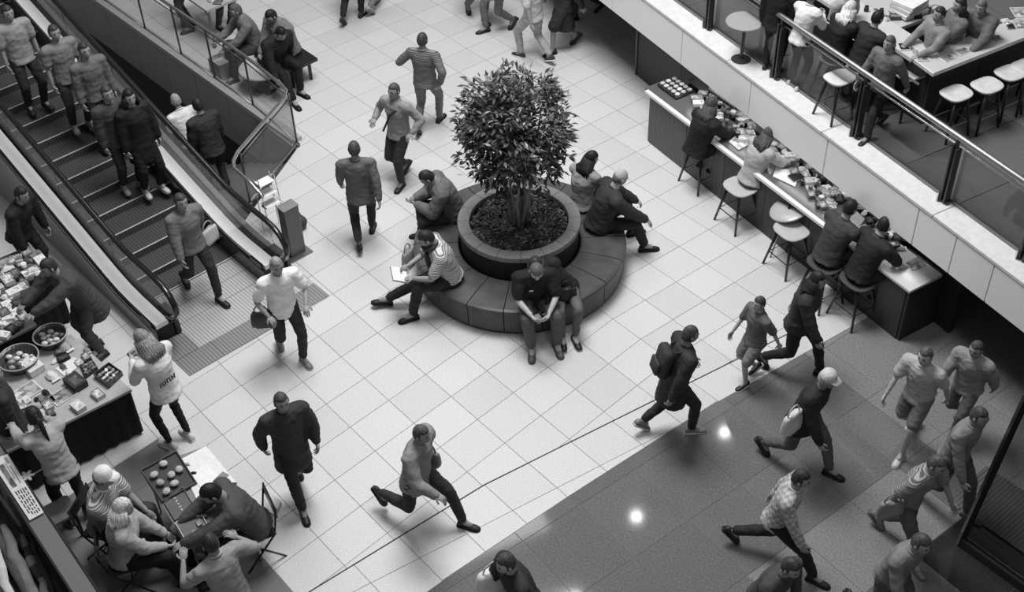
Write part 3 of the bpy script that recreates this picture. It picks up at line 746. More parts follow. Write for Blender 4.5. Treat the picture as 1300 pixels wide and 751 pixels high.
    # collar / belt
    cb = MB(); col = [Sh+u2*.052*k+x2*math.cos(a)*.066*k+y2*math.sin(a)*.064*k+u2*.012*math.sin(a+3.14)*k for a in [i*math.pi/7 for i in range(14)]]
    if kind in ('shirt', 'jacket', 'coat', 'puffer', 'tee'): cb.tube(col, .012*k if kind != 'puffer' else .022*k, 6, closed=True); cb.build('collar', mat(min(.8, tv*1.25+.01)), t, smooth=True)
    # legs
    lk, lv = legs[0], legs[1]; mb = MB(); lm = mat(lv)
    loft(mb, [(A-u1*.10*k, .13*k, .10*k, x1, y1), (A-u1*.02*k, .172*k, .122*k, x1, y1), (A+u1*.08*k, .158*k, .113*k, x1, y1)])
    if lk in ('trousers', 'leggings'):
        gg = .013 if lk == 'trousers' else .0
        for i in (0, 1):
            cap(mb, hips[i], knee[i], (.086+gg)*k, (.056+gg)*k); q = knee[i]+(ank[i]-knee[i])*(.90 if dl is None else dl); cap(mb, knee[i], q, (.056+gg)*k, (.040+gg*1.1)*k)
    elif lk == 'shorts':
        for i in (0, 1): cap(mb, hips[i], hips[i]+(knee[i]-hips[i])*.85, .10*k, .082*k)
    elif lk == 'skirt':
        for i in (0, 1): cap(mb, hips[i], hips[i]+(knee[i]-hips[i])*.9, .11*k, .11*k)
        if seat is None: loft(mb, [(A-u1*.48*k, .22*k, .19*k, x1, y1), (A, .165*k, .12*k, x1, y1)])
    rem(lk, mb, .018, [lm], t, wr=_pc[0]*2.3+1, iters=3)
    for i in (0, 1):
        mb = MB(); shoe_mb(mb, ank[i], toes[i], k); mb.build('shoe', [mat(shoes, 'leather'), mat(sole if sole is not None else shoes*.6, 'leather')], t, smooth=True)
    # hair
    hk, hv = hair[0], hair[1]
    if hk:
        mb = MB(); seg, rn = 24, 16; vs = []; F = []
        thick = 1.07 if hk in ('short', 'buzz', 'bald') else 1.13
        for i in range(rn+1):
            th = math.pi*i/rn
            for j in range(seg):
                q = 2*math.pi*j/seg; dx, dy, dz = math.sin(th)*math.cos(q), math.sin(th)*math.sin(q), math.cos(th)
                face_ = dy > (.30 if dz > -.2 else .0) and dz < .52 or dz < (-.55 if hk != 'long' else -.8)
                if hk == 'bald': face_ = face_ or dz > .25
                sc_ = .80 if face_ else thick*(1+.035*noise.noise((dx*4+_pc[0], dy*4, dz*4)))
                y = .094*dy-.004
                vs.append(Hc+MH @ (V((.078*dx*sc_, y*sc_, .118*dz*sc_+(.004 if not face_ else 0)))*k*.98))
        for i in range(rn):
            for j in range(seg): F.append((i*seg+j, (i+1)*seg+j, (i+1)*seg+(j+1) % seg, i*seg+(j+1) % seg))
        mb.add(vs, F)
        def hp3(x, y, z): return Hc+MH @ (V((x, y, z))*k)
        if hk == 'long':
            for a in range(-7, 8):
                an = R(a*14.5); x, y = math.sin(an)*.085, -math.cos(an)*.088
                b = hp3(x, y, .02); c_ = hp3(x*1.15, y*1.12, -.11); e = c_*.35+(Nk+x2*x*1.5*k-y2*(.12+.02*math.cos(an))*k*(1 if abs(a) < 6 else .5))*.65; g2 = e-u2*rp.uniform(.07, .11)*k
                mb.tube([b, c_, e, g2], [.022*k, .025*k, .022*k, .008*k], 7)
        elif hk == 'ponytail':
            b = hp3(0, -.09, .04); mb.blob(b, (.028*k,)*3); mb.tube([b, hp3(0, -.135, .0), Nk-y2*.11*k, Nk-y2*.125*k-u2*.14*k], [.022*k, .032*k, .028*k, .008*k], 8)
        elif hk == 'bun': mb.blob(hp3(0, -.10, .06), (.042*k, .04*k, .042*k), None, 10, 8)
        mb.build('hair', mat(hv, 'hair'), t, smooth=True)
        if hk == 'cap' or len(hair) > 2 and hair[2] == 'cap':
            mb = MB(); cv = hair[3] if len(hair) > 3 else .6
            mb.lathe([(.0001, .14), (.045, .132), (.078, .105), (.092, .06), (.094, .03), (.088, .028), (.07, .03)], 20, c=Hc, M=MH.to_3x3()*k)
            if hk == 'cap' or True: mb.add([Hc+MH @ (V(p)*k) for p in [(-.07, .07, .04), (-.055, .14, .028), (0, .165, .028), (.055, .14, .028), (.07, .07, .04), (-.07, .07, .048), (-.055, .14, .036), (0, .165, .038), (.055, .14, .036), (.07, .07, .048)]],
                   [(4, 3, 2, 1, 0), (5, 6, 7, 8, 9), (0, 1, 6, 5), (1, 2, 7, 6), (2, 3, 8, 7), (3, 4, 9, 8), (4, 0, 5, 9)])
            mb.build('cap', mat(cv), t, smooth=True)
    Mw = Matrix.Translation((base.x, base.y, z)) @ Matrix.Rotation(R(face-90), 4, 'Z')
    info = dict(hands=[Mw @ (w_+(w_-e_).normalized()*.09*k) for w_, e_ in zip(wr_, el_)], wr=[Mw @ w_ for w_ in wr_], head=Mw @ Hc, chest=Mw @ Ch, back=Mw @ (Ch-y2*.2*k), hip=Mw @ A, u=(Mw.to_3x3() @ u2), y=(Mw.to_3x3() @ y2), x=(Mw.to_3x3() @ x2), sh=[Mw @ q for q in shl], M=Mw, t=t, k=k)
    return info
def frame_of(i): m = Matrix((i['x'], i['y'], i['u'])).transposed().to_4x4(); return m
def backpack(i, v, label, size=(.28, .14, .40)):
    c = i['chest']-i['y']*(.11+size[1]/2+.03)*i['k']-i['u']*.06; o = MB().blob((0, 0, 0), (size[0]/2, size[1]/2*1.1, size[2]/2), None, 14, 10)
    t = thing('backpack', label, 'backpack', c); t.rotation_euler = frame_of(i).to_euler()
    o = MB(); o.box((0, 0, 0), size, bev=.045); o.build('bag', mat(v), t, smooth=True)
    MB().box((0, -size[1]/2-.02, -.06), (size[0]*.75, .05, size[2]*.45), bev=.02).build('pocket', mat(v*1.2), t, smooth=True)
    for sx in (-1, 1): MB().tube([(sx*.08, size[1]/2, .17), (sx*.10, size[1]/2+.07, .22), (sx*.12, size[1]/2+.2, .17), (sx*.12, size[1]/2+.24, .02), (sx*.11, size[1]/2+.12, -.12), (sx*.1, size[1]/2, -.15)], .014, 6).build('strap', mat(v*.8), t, smooth=True)
def handbag(p, rz, v, label, d=(.30, .12, .22), strap=None):
    t = thing('handbag', label, 'bag', p, rz)
    m = MB(); m.lathe([(.0001, .5), (.62, .5), (.86, .40), (.97, .1), (1.0, -.3), (.9, -.48), (.0001, -.5)], 20); m.v = [((abs(x)**.6*math.copysign(1, x))*d[0]/2, (abs(y)**.7*math.copysign(1, y))*d[1]/2*(1-.35*(z+.5)), z*d[2]+.01*math.sin(x*9)) for x, y, z in m.v]; m.build('bag', mat(v, 'leather'), t, smooth=True)
    MB().tube([(-d[0]*.3, 0, d[2]/2)]+[(d[0]*.3*math.cos(R(a)), 0, d[2]/2+.12*math.sin(R(a))) for a in range(150, 20, -30)]+[(d[0]*.3, 0, d[2]/2)], .009, 6).build('handle', mat(v*.7, 'leather'), t, smooth=True)
    return t
def phone(i, label, h=None, size=(.075, .15, .009), name='phone', cat='phone', v=.02, vs=.25):
    c = (i['hands'][0]+i['hands'][1])/2 if h is None else i['hands'][h]
    t = thing(name, label, cat, c+i['y']*.01); d = i['head']-c; t.rotation_euler = d.to_track_quat('Z', 'Y').to_euler()
    MB().box((0, 0, 0), size, bev=.003).build('case', mat(v, 'gloss'), t)
    MB().box((0, 0, size[2]/2), (size[0]*.9, size[1]*.9, .001)).build('screen', mat(vs, 'gloss'), t); return t
# ================================================================== people on the open floor
UP, DN, RT, LF = 129, -51, 43, 223      # world headings that read in the picture as up-left, down-right, up-right, down-left
p = person(465, 306, 92, 'man in grey shirt and black trousers walking away left of the seated pair', top=('shirt', .12), ph=1, step=.22, hair=('short', .06), hem=.16)
p = person(513, 228, 235, 'man in pale shirt and black trousers with diagonal strap, walking above the round bench', top=('shirt', .26), step=.16, arms=[(-.32, .12, -.36), (.30, .16, -.30)], hair=('short', .07))
MB().tube([p['sh'][0]+Vector((0, 0, .07)), p['chest']+p['y']*.16, p['hip']+p['y']*.15+p['x']*.17], .016, 6).build('shoulder_strap', mat(.02)); tag(bpy.data.objects['shoulder_strap'], 'dark bag strap across the pale shirt of the man above the bench', 'strap')
p = person(545, 163, 70, 'person in striped top and grey trousers striding away beside the tree', top=('tee', .2), topkind='stripe', legs=('trousers', .16), ph=1, step=.24, hair=('short', .05), arms=[(-.34, .22, -.22), (.28, -.10, -.45)], sleeves=True)
p = person(371, 450, -62, 'person in bright white top and black trousers stepping off the escalator landing', top=('tee', .80), step=.2, shoes=.2, sole=.5, hair=('short', .25), lean=6, arms=[(-.2, .28, -.36), (.25, .2, -.40)], hem=.14)
handbag(p['hip']+p['x']*.28+Vector((0, 0, -.15)), 0, .05, 'dark bag at the hip of the walker in bright white top')
p = person(258, 372, -50, 'person in grey cardigan and black trousers walking off the last escalator steps', top=('coat', .15), step=.30, sex='f', hair=('short', .05), hem=.1, z=.03)
handbag(p['hip']-p['x']*.28+Vector((0, 0, -.05)), 1, .45, 'pale tote bag beside the walker in grey cardigan')
p = person(382, 628, -62, 'person in long dark coat walking left of the pale coated walker', top=('coat', .035), step=.28, ph=1, legs=('trousers', .02), hair=('short', .06), arms=[(-.27, .10, -.52), (.27, -.12, -.52)])
p = person(535, 655, -28, 'person in pale grey coat and black trousers in a long stride across pale tiles', top=('jacket', .24), step=.52, ph=0, feet=[(-.08, .5, 0), (.08, -.46, .16, -50)], hair=('short', .07), lean=9, arms=[(-.28, -.2, -.42), (.30, .36, -.32)], shoes=.025, hem=.22)
handbag(p['hip']-p['x']*.28+Vector((0, 0, -.05)), R(-30), .2, 'grey bag at the side of the walker in pale grey coat')
p = person(852, 547, 12, 'person in dark coat with hood walking along the dark floor edge', top=('coat', .03), step=.26, feet=[(-.08, -.34, .08, -40), (.08, .22, 0)], hair=('short', .05), shoes=.22, sole=.5, ph=1, lean=10)
backpack(p, .04, 'dark backpack on the walker at the dark floor edge')
p = person(952, 482, 205, 'child-sized person in grey top, pale shorts and black sneakers with white soles', top=('tee', .12), legs=('shorts', .2), s=.82, step=.14, shoes=.02, sole=.7, hair=('short', .05), skin='l')
p = person(1004, 470, -28, 'person with dark hair in black jacket striding onto the dark floor', top=('jacket', .035), step=.34, hair=('long', .015), sex='f', lean=10, legs=('trousers', .02))
p = person(1010, 588, -40, 'person in pale cap and black jacket walking over the dark floor', top=('jacket', .022), step=.38, hair=('short', .4, 'cap', .55), lean=14, shoes=.02, legs=('trousers', .1), hem=.25)
handbag(p['hip']+p['x']*.32+Vector((0, 0, .12)), R(40), .6, 'pale shoulder bag beside the walker in pale cap', d=(.32, .14, .26))
p = person(978, 712, -25, 'person in pale checked top and black trousers taking a long stride', top=('shirt', .5), topkind='check', step=.5, feet=[(-.08, -.46, .1, -45), (.08, .48, 0)], hair=('short', .03), lean=12, legs=('trousers', .02))
p = person(960, 818, -50, 'person with dark top cut off by the bottom edge below the checked top', top=('shirt', .06), step=.3, hair=('short', .04), arms='down', lean=18)
p = person(668, 822, 205, 'person in black jacket with a white sleeve near the bottom edge', top=('jacket', .03), step=.3, hair=('short', .05), lean=14, skin='l')
handbag(G(628, 735, 1.0), R(30), .75, 'big white shopping bag beside the walker at the bottom edge', d=(.42, .2, .34))
p = person(1150, 562, 225, 'person in pale shirt and grey shorts in the crowd nearest the counter end', top=('tee', .42), legs=('shorts', .16), step=.26, shoes=.6, sole=.7, hair=('short', .08), lean=8, skin='l', s=.97)
p = person(1212, 545, 225, 'person in grey jacket behind the pale shirt in the right crowd', top=('jacket', .25), legs=('trousers', .12), step=.26, shoes=.2, hair=('short', .05), lean=8, s=.9)
p = person(1135, 694, -52, 'person in light striped shirt in the middle of the right crowd', top=('tee', .34), topkind='stripe', legs=('trousers', .1), step=.3, hair=('short', .07), lean=16, shoes=.2, ph=1)
handbag(p['hip']+p['x']*.3, R(10), .25, 'grey shoulder bag on the middle walker of the right crowd')
p = person(1192, 640, -52, 'person in grey top behind the striped shirt of the right crowd', top=('shirt', .2), legs=('trousers', .08), step=.3, hair=('short', .05), lean=10, shoes=.2)
p = person(1115, 790, -55, 'person with grey top at the near end of the right crowd', top=('shirt', .2), legs=('trousers', .1), step=.3, hair=('short', .06), lean=16)
# top edge
person(448, 27, 70, 'pair of black trousered legs of a walker cut off by the top edge', top=('jacket', .03), step=.2, legs=('trousers', .02), ph=1)
person(474, 12, 60, 'walker in grey trousers cut off by the top edge beside the black trousers', top=('shirt', .2), step=.2, legs=('trousers', .2), shoes=.3)
person(605, 22, -70, 'walker with dark shoes farthest left of the group above the tree', top=('shirt', .2), legs=('trousers', .12), step=.2)
person(634, 38, 210, 'walker in grey jeans in the group above the tree', top=('shirt', .3), legs=('trousers', .14), step=.22, ph=1)
person(678, 76, 135, 'walker in pale trousers and sneakers directly above the tree', top=('tee', .5), legs=('trousers', .36), step=.34, shoes=.04, sole=.7, feet=[(-.08, .22, 0), (.08, -.3, .05, -25)])
person(716, 62, 200, 'woman in dark skirt with bare legs at the right of the group above the tree', sex='f', top=('jacket', .03), legs=('skirt', .025), step=.24, hair=('long', .03), skin='m', shoes=.03)
person(745, 20, 190, 'walker in dark top at the right end of the group above the tree', top=('jacket', .05), legs=('trousers', .06), step=.24)
# ================================================================== round bench sitters
def bench_at(ang, r, z=0): return PC+Vector((math.cos(R(ang))*r, math.sin(R(ang))*r, 0))
p = person(0, 0, 192, 'man in pale striped shirt and dark scarf reading on the left of the round bench', at=bench_at(219, 1.20), seat=.44, top=('tee', .55), topkind='stripe', legs=('trousers', .02), shoes=.02, hair=('short', .02), lean=16, hd=(24, 0, 0), arms=[(-.14, .34, -.30), (.10, .36, -.30)],
           feet=[(-.16, .52, 0), (.16, .80, .03, 10)], s=1.02, hem=.04)
t = thing('book', 'open book held by the man in pale striped shirt', 'book', (p['hands'][0]+p['hands'][1])/2+p['y']*.06+Vector((0, 0, .03)), R(100)); t.rotation_euler.x = .4
MB().box((-.07, 0, .0), (.14, .20, .012)).build('page', mat(.75, 'paper'), t); MB().box((.07, 0, .0), (.14, .20, .012)).build('page', mat(.75, 'paper'), t); MB().box((0, 0, -.01), (.29, .21, .006)).build('cover', mat(.1), t)
sc_ = MB(); a = p['sh'][0]; sc_.tube([p['head']-p['u']*.12+p['x']*.07*math.cos(q)*1.1+p['y']*(.09*math.sin(q)) for q in [i*.7 for i in range(9)]], .035, 8, closed=True); sc_.tube([p['chest']+p['u']*.12+p['y']*.12, p['chest']+p['y']*.17, p['hip']+p['y']*.2+p['u']*.12], [.05, .05, .035], 8)
tag(sc_.build('scarf', mat(.04), smooth=True), 'dark scarf round the neck of the man reading on the bench', 'scarf')
p = person(0, 0, 190, 'person in grey hooded jacket looking at a phone on the bench, upper left', at=bench_at(146, 1.08), seat=.44, top=('puffer', .13), legs=('trousers', .04), shoes=.03, hair=('short', .02), lean=22, hd=(28, 0, 0), arms='phone', feet=[(-.14, .50, 0), (.14, .42, 0)])
phone(p, 'small phone held by the person in grey hooded jacket')
handbag(bench_at(178, 1.42, 0)+Vector((-.12, 0, .14)), R(60), .3, 'patterned bag between the feet of the two readers', d=(.24, .14, .26))
p = person(0, 0, -84, 'man in black polo shirt and jeans sitting at the front of the bench', at=bench_at(277, 1.27), seat=.44, top=('tee', .014), legs=('trousers', .10), shoes=.10, sole=.1, hair=('short', .10), skin='l', lean=15, hd=(30, 0, 0), arms=[(-.10, .36, -.30), (.10, .36, -.30)], feet=[(-.20, .42, 0), (.10, .44, 0)], s=1.04)
phone(p, 'dark phone in the hands of the man in black polo shirt')
MB().box((0, 0, 0), (.05, .004, .03)).build('shirt_badge', mat(.7), None); o = bpy.data.objects['shirt_badge']; o.matrix_world = Matrix.Translation(p['chest']+p['y']*.165-p['x']*.02*1+p['x']*.09+p['u']*.02) @ frame_of(p); tag(o, 'small white badge on the black polo shirt', 'badge')
p = person(0, 0, -80, 'woman in black top and grey leggings leaning behind the man in black polo', at=bench_at(295, 1.24), seat=.44, sex='f', top=('jacket', .02), legs=('leggings', .12), shoes=.02, sole=.3, hair=('long', .035), skin='l', lean=4, slean=36, hd=(14, 10, 10), arms=[(-.02, .30, -.34), (.16, .36, -.36)], feet=[(-.05, .46, 0), (.10, .44, 0)], s=.97)
handbag(p['hip']+p['y']*.22+Vector((0, 0, .14))+p['x']*.02, R(10), .02, 'black handbag on the lap of the leaning woman', d=(.28, .12, .16))
p = person(0, 0, 12, 'bald man in dark suit jacket sitting with his back to the planter', at=bench_at(12, 1.12), seat=.44, top=('jacket', .035), legs=('trousers', .018), shoes=.02, hair=('bald', .12), skin='l', lean=20, hd=(10, -10, 0), arms='knees', feet=[(-.18, .5, 0), (.16, .56, 0)], s=1.04)
p = person(0, 0, 48, 'woman with long black hair in grey top beside the bald man', at=bench_at(38, 1.12), seat=.44, sex='f', top=('shirt', .3), legs=('trousers', .04), hair=('long', .012), skin='l', lean=10, hd=(14, 35, 0), arms='lap', s=.96)
# ================================================================== escalator riders
def esc_p(px, py, s, t, face, label, **k): q = ST(s, t); return person(0, 0, face, label, at=Vector((q.x, q.y, 0)), z=zz(s)+.03, **k)
def t_s(px, py):      # ground trace for a foot pixel on the steps
    z = 0
    for _ in range(12):
        g = G(px, py, z); q = g-EO; s, t = q.dot(eV), q.dot(wV); z = zz(s)+.05
    return s, t
for (px, py, fc, lb, kw) in [
    (48, 136, -49, 'rider in pale shirt and black trousers highest on the escalator', dict(top=('tee', .28), hair=('short', .03))),
    (104, 160, -49, 'rider in light grey top standing on the right of the escalator', dict(top=('tee', .19), legs=('trousers', .04), hair=('short', .04), shoes=.3)),
    (140, 182, -49, 'rider in grey shirt in the middle of the escalator queue', dict(top=('shirt', .13), legs=('trousers', .03), hair=('short', .03))),
    (168, 236, -49, 'rider in charcoal jacket behind the one in black on the escalator', dict(top=('jacket', .05), legs=('trousers', .03), hair=('short', .04), shoes=.3)),
    (196, 240, -49, 'rider in black coat at the right handrail of the escalator', dict(top=('coat', .012), legs=('trousers', .012), hair=('long', .01), shoes=.5, sex='f'))]:
    s_, t_ = t_s(px, py); t_ = min(max(t_, .2), 1.12)
    esc_p(px, py, s_, t_, fc, lb, pose='stand', **kw)
for s_, t_, lb, kw in [(4.3, 2.75, 'person in white shirt and black trousers going down the stairs beyond the escalator', dict(top=('tee', .75), lean=20, hair=('short', .3))),
                       (3.0, 2.45, 'person in dark clothes halfway down the stairs inside the glass barrier', dict(top=('jacket', .03), lean=12)),
                       (1.2, 1.98-.0, '', None)]:
    if kw is None: continue
    q = ST(s_, t_); k_ = int((s_-1.9)/.32); person(0, 0, 131, lb, at=Vector((q.x, q.y, 0)), z=-.17*(k_+1), pose='stand', **kw)
# ================================================================== group at the top left beside the barrier
bx = G(372, 74, .44)
b1 = thing('low_bench', 'flat black bench with pointed corner beside the glass barrier', 'bench', (bx.x, bx.y, 0), R(20))
q = [G(x, y, .44) for x, y in ((403, 73), (371, 88), (322, 70), (352, 40))]; Mi = Matrix.Rotation(-R(20), 3, 'Z')
pl_ = [tuple((Mi @ (v-Vector((bx.x, bx.y, .44))))[:2]) for v in q]
MB().prism(pl_, .38, .44, bev=.01).build('seat', mat(.014, 'gloss'), b1)
cx_ = sum(v[0] for v in pl_)/4; cy_ = sum(v[1] for v in pl_)/4
for v in pl_: MB().box((cx_+(v[0]-cx_)*.7, cy_+(v[1]-cy_)*.7, .19), (.05, .05, .38)).build('leg', mat(.02, 'gloss'), b1)
p = person(366, 64, 228, 'man in quilted grey jacket sitting on the black bench by the barrier', seat=.45, top=('puffer', .17), legs=('trousers', .02), hair=('short', .015), lean=14, hd=(20, 0, 0), arms='lap')
p = person(349, 80, -48, 'person in black clothes with crossed legs in front of the quilted jacket', seat=.45, top=('jacket', .014), legs=('trousers', .012), shoes=.01, hair=('short', .01), lean=24, hd=(20, 0, 0), feet=[(-.1, .45, 0), (.15, .62, 0)])
p = person(326, 60, 205, 'person in plain grey shirt with back to the camera by the handrail', seat=.45, top=('shirt', .15), legs=('trousers', .05), hair=('short', .08), lean=18, arms='table')
t = thing('round_table', 'low round pale table seen through the glass barrier', 'table', G(336, 112, 0), 0)
MB().lathe([(.0001, .40), (.36, .40), (.37, .38), (.36, .36), (0.0001, .36)], 32).build('tabletop', mat(.5, 'paper'), t); MB().lathe([(.16, 0), (.16, .03), (.03, .05), (.03, .36)], 20).build('pedestal', mat(.12, 'brushed'), t)
t = thing('box', 'pale closed cardboard box behind the glass barrier', 'box', G(290, 92, 0), R(40)); MB().box((0, 0, .15), (.46, .36, .30)).build('carton', mat(.38, 'paper'), t); MB().box((0, 0, .303), (.46, .05, .004)).build('tape', mat(.55, 'paper'), t)
t = thing('display_table', 'table of clothes and papers behind the far run of the glass barrier', 'table', G(268, 38, 0), R(-50)); MB().box((0, 0, .72), (1.2, .6, .04)).build('tabletop', mat(.4, 'paper'), t)
for sx in (-1, 1):
    for sy in (-1, 1): MB().box((sx*.55, sy*.25, .35), (.04, .04, .70)).build('leg', mat(.2, 'brushed'), t)
rq = random.Random(4)
tg = t
for i in range(9):
    o = MB().box((0, 0, .015), (rq.uniform(.12, .2), rq.uniform(.1, .16), rq.uniform(.02, .04)), bev=.004).build('leaflet_stack', mat(rq.choice((.2, .5, .7, .08)), 'print'))
    c_ = Matrix.Rotation(R(-50), 3, 'Z') @ Vector((-.5+.125*i, rq.uniform(-.18, .18), .74)); g_ = G(268, 38, 0); place(o, (g_.x+c_.x, g_.y+c_.y, .74), rq.uniform(0, 3)); tag(o, ('first', 'second', 'third', 'fourth', 'fifth', 'sixth', 'seventh', 'eighth', 'last')[i]+' leaflet stack from the far end of the table behind the barrier', 'leaflets', 'leaflets behind the barrier')
for i, (x, y, f) in enumerate(((243, 22, 200), (286, 20, -40))):
    person(x, y+14, f, ['person in white top standing behind the far barrier glass', 'person in dark grey coat standing by the leaflet table'][i], pose='stand', top=('shirt', (.6, .06)[i]), legs=('trousers', .05))
# ================================================================== small goods
def item(kind, p, rz, v, label, cat=None, sz=1.0, group=None, v2=None):
    t = None; k = sz; v2 = v2 if v2 is not None else min(.8, v*2+.05)
    if kind == 'box':
        t = thing('box', label, cat or 'box', p, rz, group); d = (.16*k, .11*k, .055*k); mb = MB()
        mb.box((0, 0, .004), (d[0], d[1], .008))
        for sx, sy, a, b in ((1, 0, .006, d[1]), (-1, 0, .006, d[1]), (0, 1, d[0], .006), (0, -1, d[0], .006)): mb.box((sx*d[0]/2, sy*d[1]/2, d[2]/2), (a, b, d[2]))
        mb.build('box_wall', mat(v, 'paper'), t); MB().box((0, 0, d[2]*.45), (d[0]*.92, d[1]*.9, d[2]*.8), bev=.008*k).build('filling', mat(v2, 'print'), t)
    elif kind == 'carton':
        t = thing('carton', label, cat or 'box', p, rz, group); MB().box((0, 0, .03*k), (.17*k, .12*k, .06*k), bev=.003).build('carton_body', mat(v, 'paper'), t); MB().box((.01*k, 0, .0605*k), (.10*k, .07*k, .002)).build('printed_panel', mat(v2, 'print'), t)
    elif kind == 'packet':
        mb = MB(); mb.lathe([(.0001, .045*k), (.03*k, .042*k), (.055*k, .02*k), (.06*k, .012*k), (.05*k, .0)], 9, M=Matrix.Diagonal((1.25, .8, 1)))
        t = thing('food_packet', label, cat or 'packet', p, rz, group); mb.build('pouch', mat(v, 'gloss'), t); MB().box((.075*k, 0, .015*k), (.02*k, .08*k, .004)).build('seal', mat(v2, 'gloss'), t)
    elif kind == 'cup':
        t = thing('cup', label, cat or 'cup', p, rz, group); MB().lathe([(.0001, .004), (.026*k, .0), (.036*k, .09*k), (.033*k, .09*k), (.025*k, .01)], 16).build('cup_body', mat(v, 'gloss'), t, smooth=True); MB().lathe([(.0001, .097*k), (.032*k, .096*k), (.038*k, .088*k)], 16).build('lid', mat(v2, 'gloss'), t)
    elif kind == 'jar':
        t = thing('jar', label, cat or 'jar', p, rz, group); MB().lathe([(.0001, 0), (.034*k, .0), (.036*k, .07*k), (.026*k, .085*k), (.0001, .085*k)], 16).build('jar_body', mat(v, 'gloss'), t, smooth=True); MB().lathe([(.0001, .105*k), (.029*k, .104*k), (.029*k, .085*k)], 16).build('lid', mat(v2, 'metal'), t)
    elif kind == 'bowl':
        t = thing('bowl', label, cat or 'bowl', p, rz, group); MB().lathe([(.0001, .0), (.04*k, .0), (.085*k, .05*k), (.08*k, .052*k), (.035*k, .01), (.0001, .008)], 20).build('bowl_body', mat(v, 'gloss'), t, smooth=True)
        for a in range(4): MB().blob((.03*k*math.cos(a*1.6), .03*k*math.sin(a*1.6), .035*k), (.022*k, .02*k, .018*k), None, 8, 5).build('snack', mat(v2), t, smooth=True)
    elif kind == 'book':
        t = thing('book', label, cat or 'book', p, rz, group); MB().box((0, 0, .014*k), (.145*k, .2*k, .022*k)).build('page_block', mat(.7, 'paper'), t); MB().box((0, 0, .027*k), (.15*k, .21*k, .004)).build('cover', mat(v, 'print'), t); MB().box((0, 0, .002), (.15*k, .21*k, .004)).build('cover', mat(v, 'paper'), t)
    elif kind == 'sheet':
        t = tag(place(MB().box((0, 0, .003), (.21*k, .29*k, .004)).build('sheet', mat(v, 'paper')), p, rz), label, cat or 'paper', group)
    elif kind == 'print':
        t = thing('magazine', label, cat or 'magazine', p, rz, group); MB().box((0, 0, .004), (.21*k, .28*k, .008)).build('page_block', mat(.7, 'paper'), t); MB().box((0, 0, .009), (.19*k, .25*k, .002)).build('printed_page', mat(v, 'print'), t)
    elif kind == 'roll':
        t = thing('bread_roll', label, cat or 'bread roll', p, rz, group); MB().blob((0, 0, .026*k), (.05*k, .042*k, .03*k), None, 12, 8).build('crust', mat(v), t, smooth=True)
        for a in (-1, 0, 1): MB().box((a*.02*k, 0, .054*k), (.004, .05*k, .004)).build('score_mark', mat(v*.6), t)
    return t
def quad_thing(name, label, cat, pts, z, th, m, group=None, **kw):
    w_ = [G(x, y, z) for x, y in pts]; c = sum(w_, Vector())/len(w_); o = MB().prism([((v-c).x, (v-c).y) for v in w_], 0, th, **kw).build(name, m); o.location = (c.x, c.y, z); return tag(o, label, cat, group)
USED = set()
def clutter(quad, z, n, anchors, surf, seed, kinds=('packet', 'box', 'cup', 'carton', 'jar', 'bowl', 'book'), sz=(.7, 1.1), base_rz=0, gap=.095):
    rq = random.Random(seed); used = []; made = 0; tries = 0
    TN = [(.02, 'black'), (.09, 'dark grey'), (.25, 'mid grey'), (.5, 'pale grey'), (.75, 'white')]
    KN = {'packet': 'food packet', 'box': 'sweet box', 'cup': 'lidded cup', 'carton': 'carton', 'jar': 'glass jar', 'bowl': 'snack bowl', 'book': 'booklet', 'sheet': 'paper sheet', 'print': 'printed leaflet'}
    while made < n and tries < 4000:
        tries += 1; u, v = rq.random(), rq.random(); a, b, c, d = [Vector(q) for q in quad]; q = (a*(1-u)+b*u)*(1-v)+(d*(1-u)+c*u)*v; p = G(q.x, q.y, z)
        if any((p-o).length < gap for o in used): continue
        kd = rq.choice(kinds); tv, tn = rq.choice(TN)
        an = min(anchors, key=lambda s: (Vector(s[:2])-q).length); dx, dy = q.x-an[0], q.y-an[1]
        rel = ('right of' if dx > 0 else 'left of') if abs(dx) > abs(dy) else ('below' if dy > 0 else 'above')
        s_ = rq.uniform(*sz); sw = 'small ' if s_ < sum(sz)/2 else ''
        lb = '%s%s %s on the %s, %s the %s' % (sw, tn, KN[kd], surf, rel, an[2])
        if lb in USED: continue
        USED.add(lb); used.append(p); made += 1; item(kd, p, base_rz+rq.choice((0, 0, R(90), rq.uniform(0, 3))), tv, lb, sz=s_, group='goods on the '+surf)
# ================================================================== snack counter below the upper deck
KA = R(-59.2); K0 = G(821, 116, .9); kx = Vector((math.cos(KA), math.sin(KA), 0)); ky = Vector((-kx.y, kx.x, 0))
def KP(x, y, z=.9): return Vector((K0.x, K0.y, 0))+kx*x+ky*y+Vector((0, 0, z))
ct = thing('snack_counter', 'long dark snack counter with pale front edge, tucked under the upper deck', 'counter', (K0.x, K0.y, 0), KA)
for i in range(6): MB().box((.06+.875*i+.43, .06, .43), (.868, .04, .86), bev=.003).build('front_panel', mat((.10, .07, .05, .05, .045, .045)[i], 'wood'), ct)
MB().box((5.33, .53, .43), (.04, .96, .86)).build('end_panel', mat(.03, 'wood'), ct); MB().box((.04, .30, .43), (.04, .5, .86)).build('end_panel', mat(.1, 'wood'), ct)
MB().box((2.7, .78, .41), (5.2, .4, .82)).build('back_shelf', mat(.04, 'wood'), ct)
MB().box((2.0, .30, .88), (4.2, .52, .035)).build('worktop', mat(.11, 'gloss'), ct)
MB().box((4.75, .27, .88), (1.28, .56, .04), bev=.004).build('pale_worktop', mat(.6, 'gloss'), ct)
MB().box((2.05, .015, .885), (4.15, .07, .05), bev=.006).build('front_edge', mat(.72, 'gloss'), ct)
MB().box((2.7, .80, .9), (5.2, .28, .03)).build('upper_shelf', mat(.09, 'gloss'), ct)
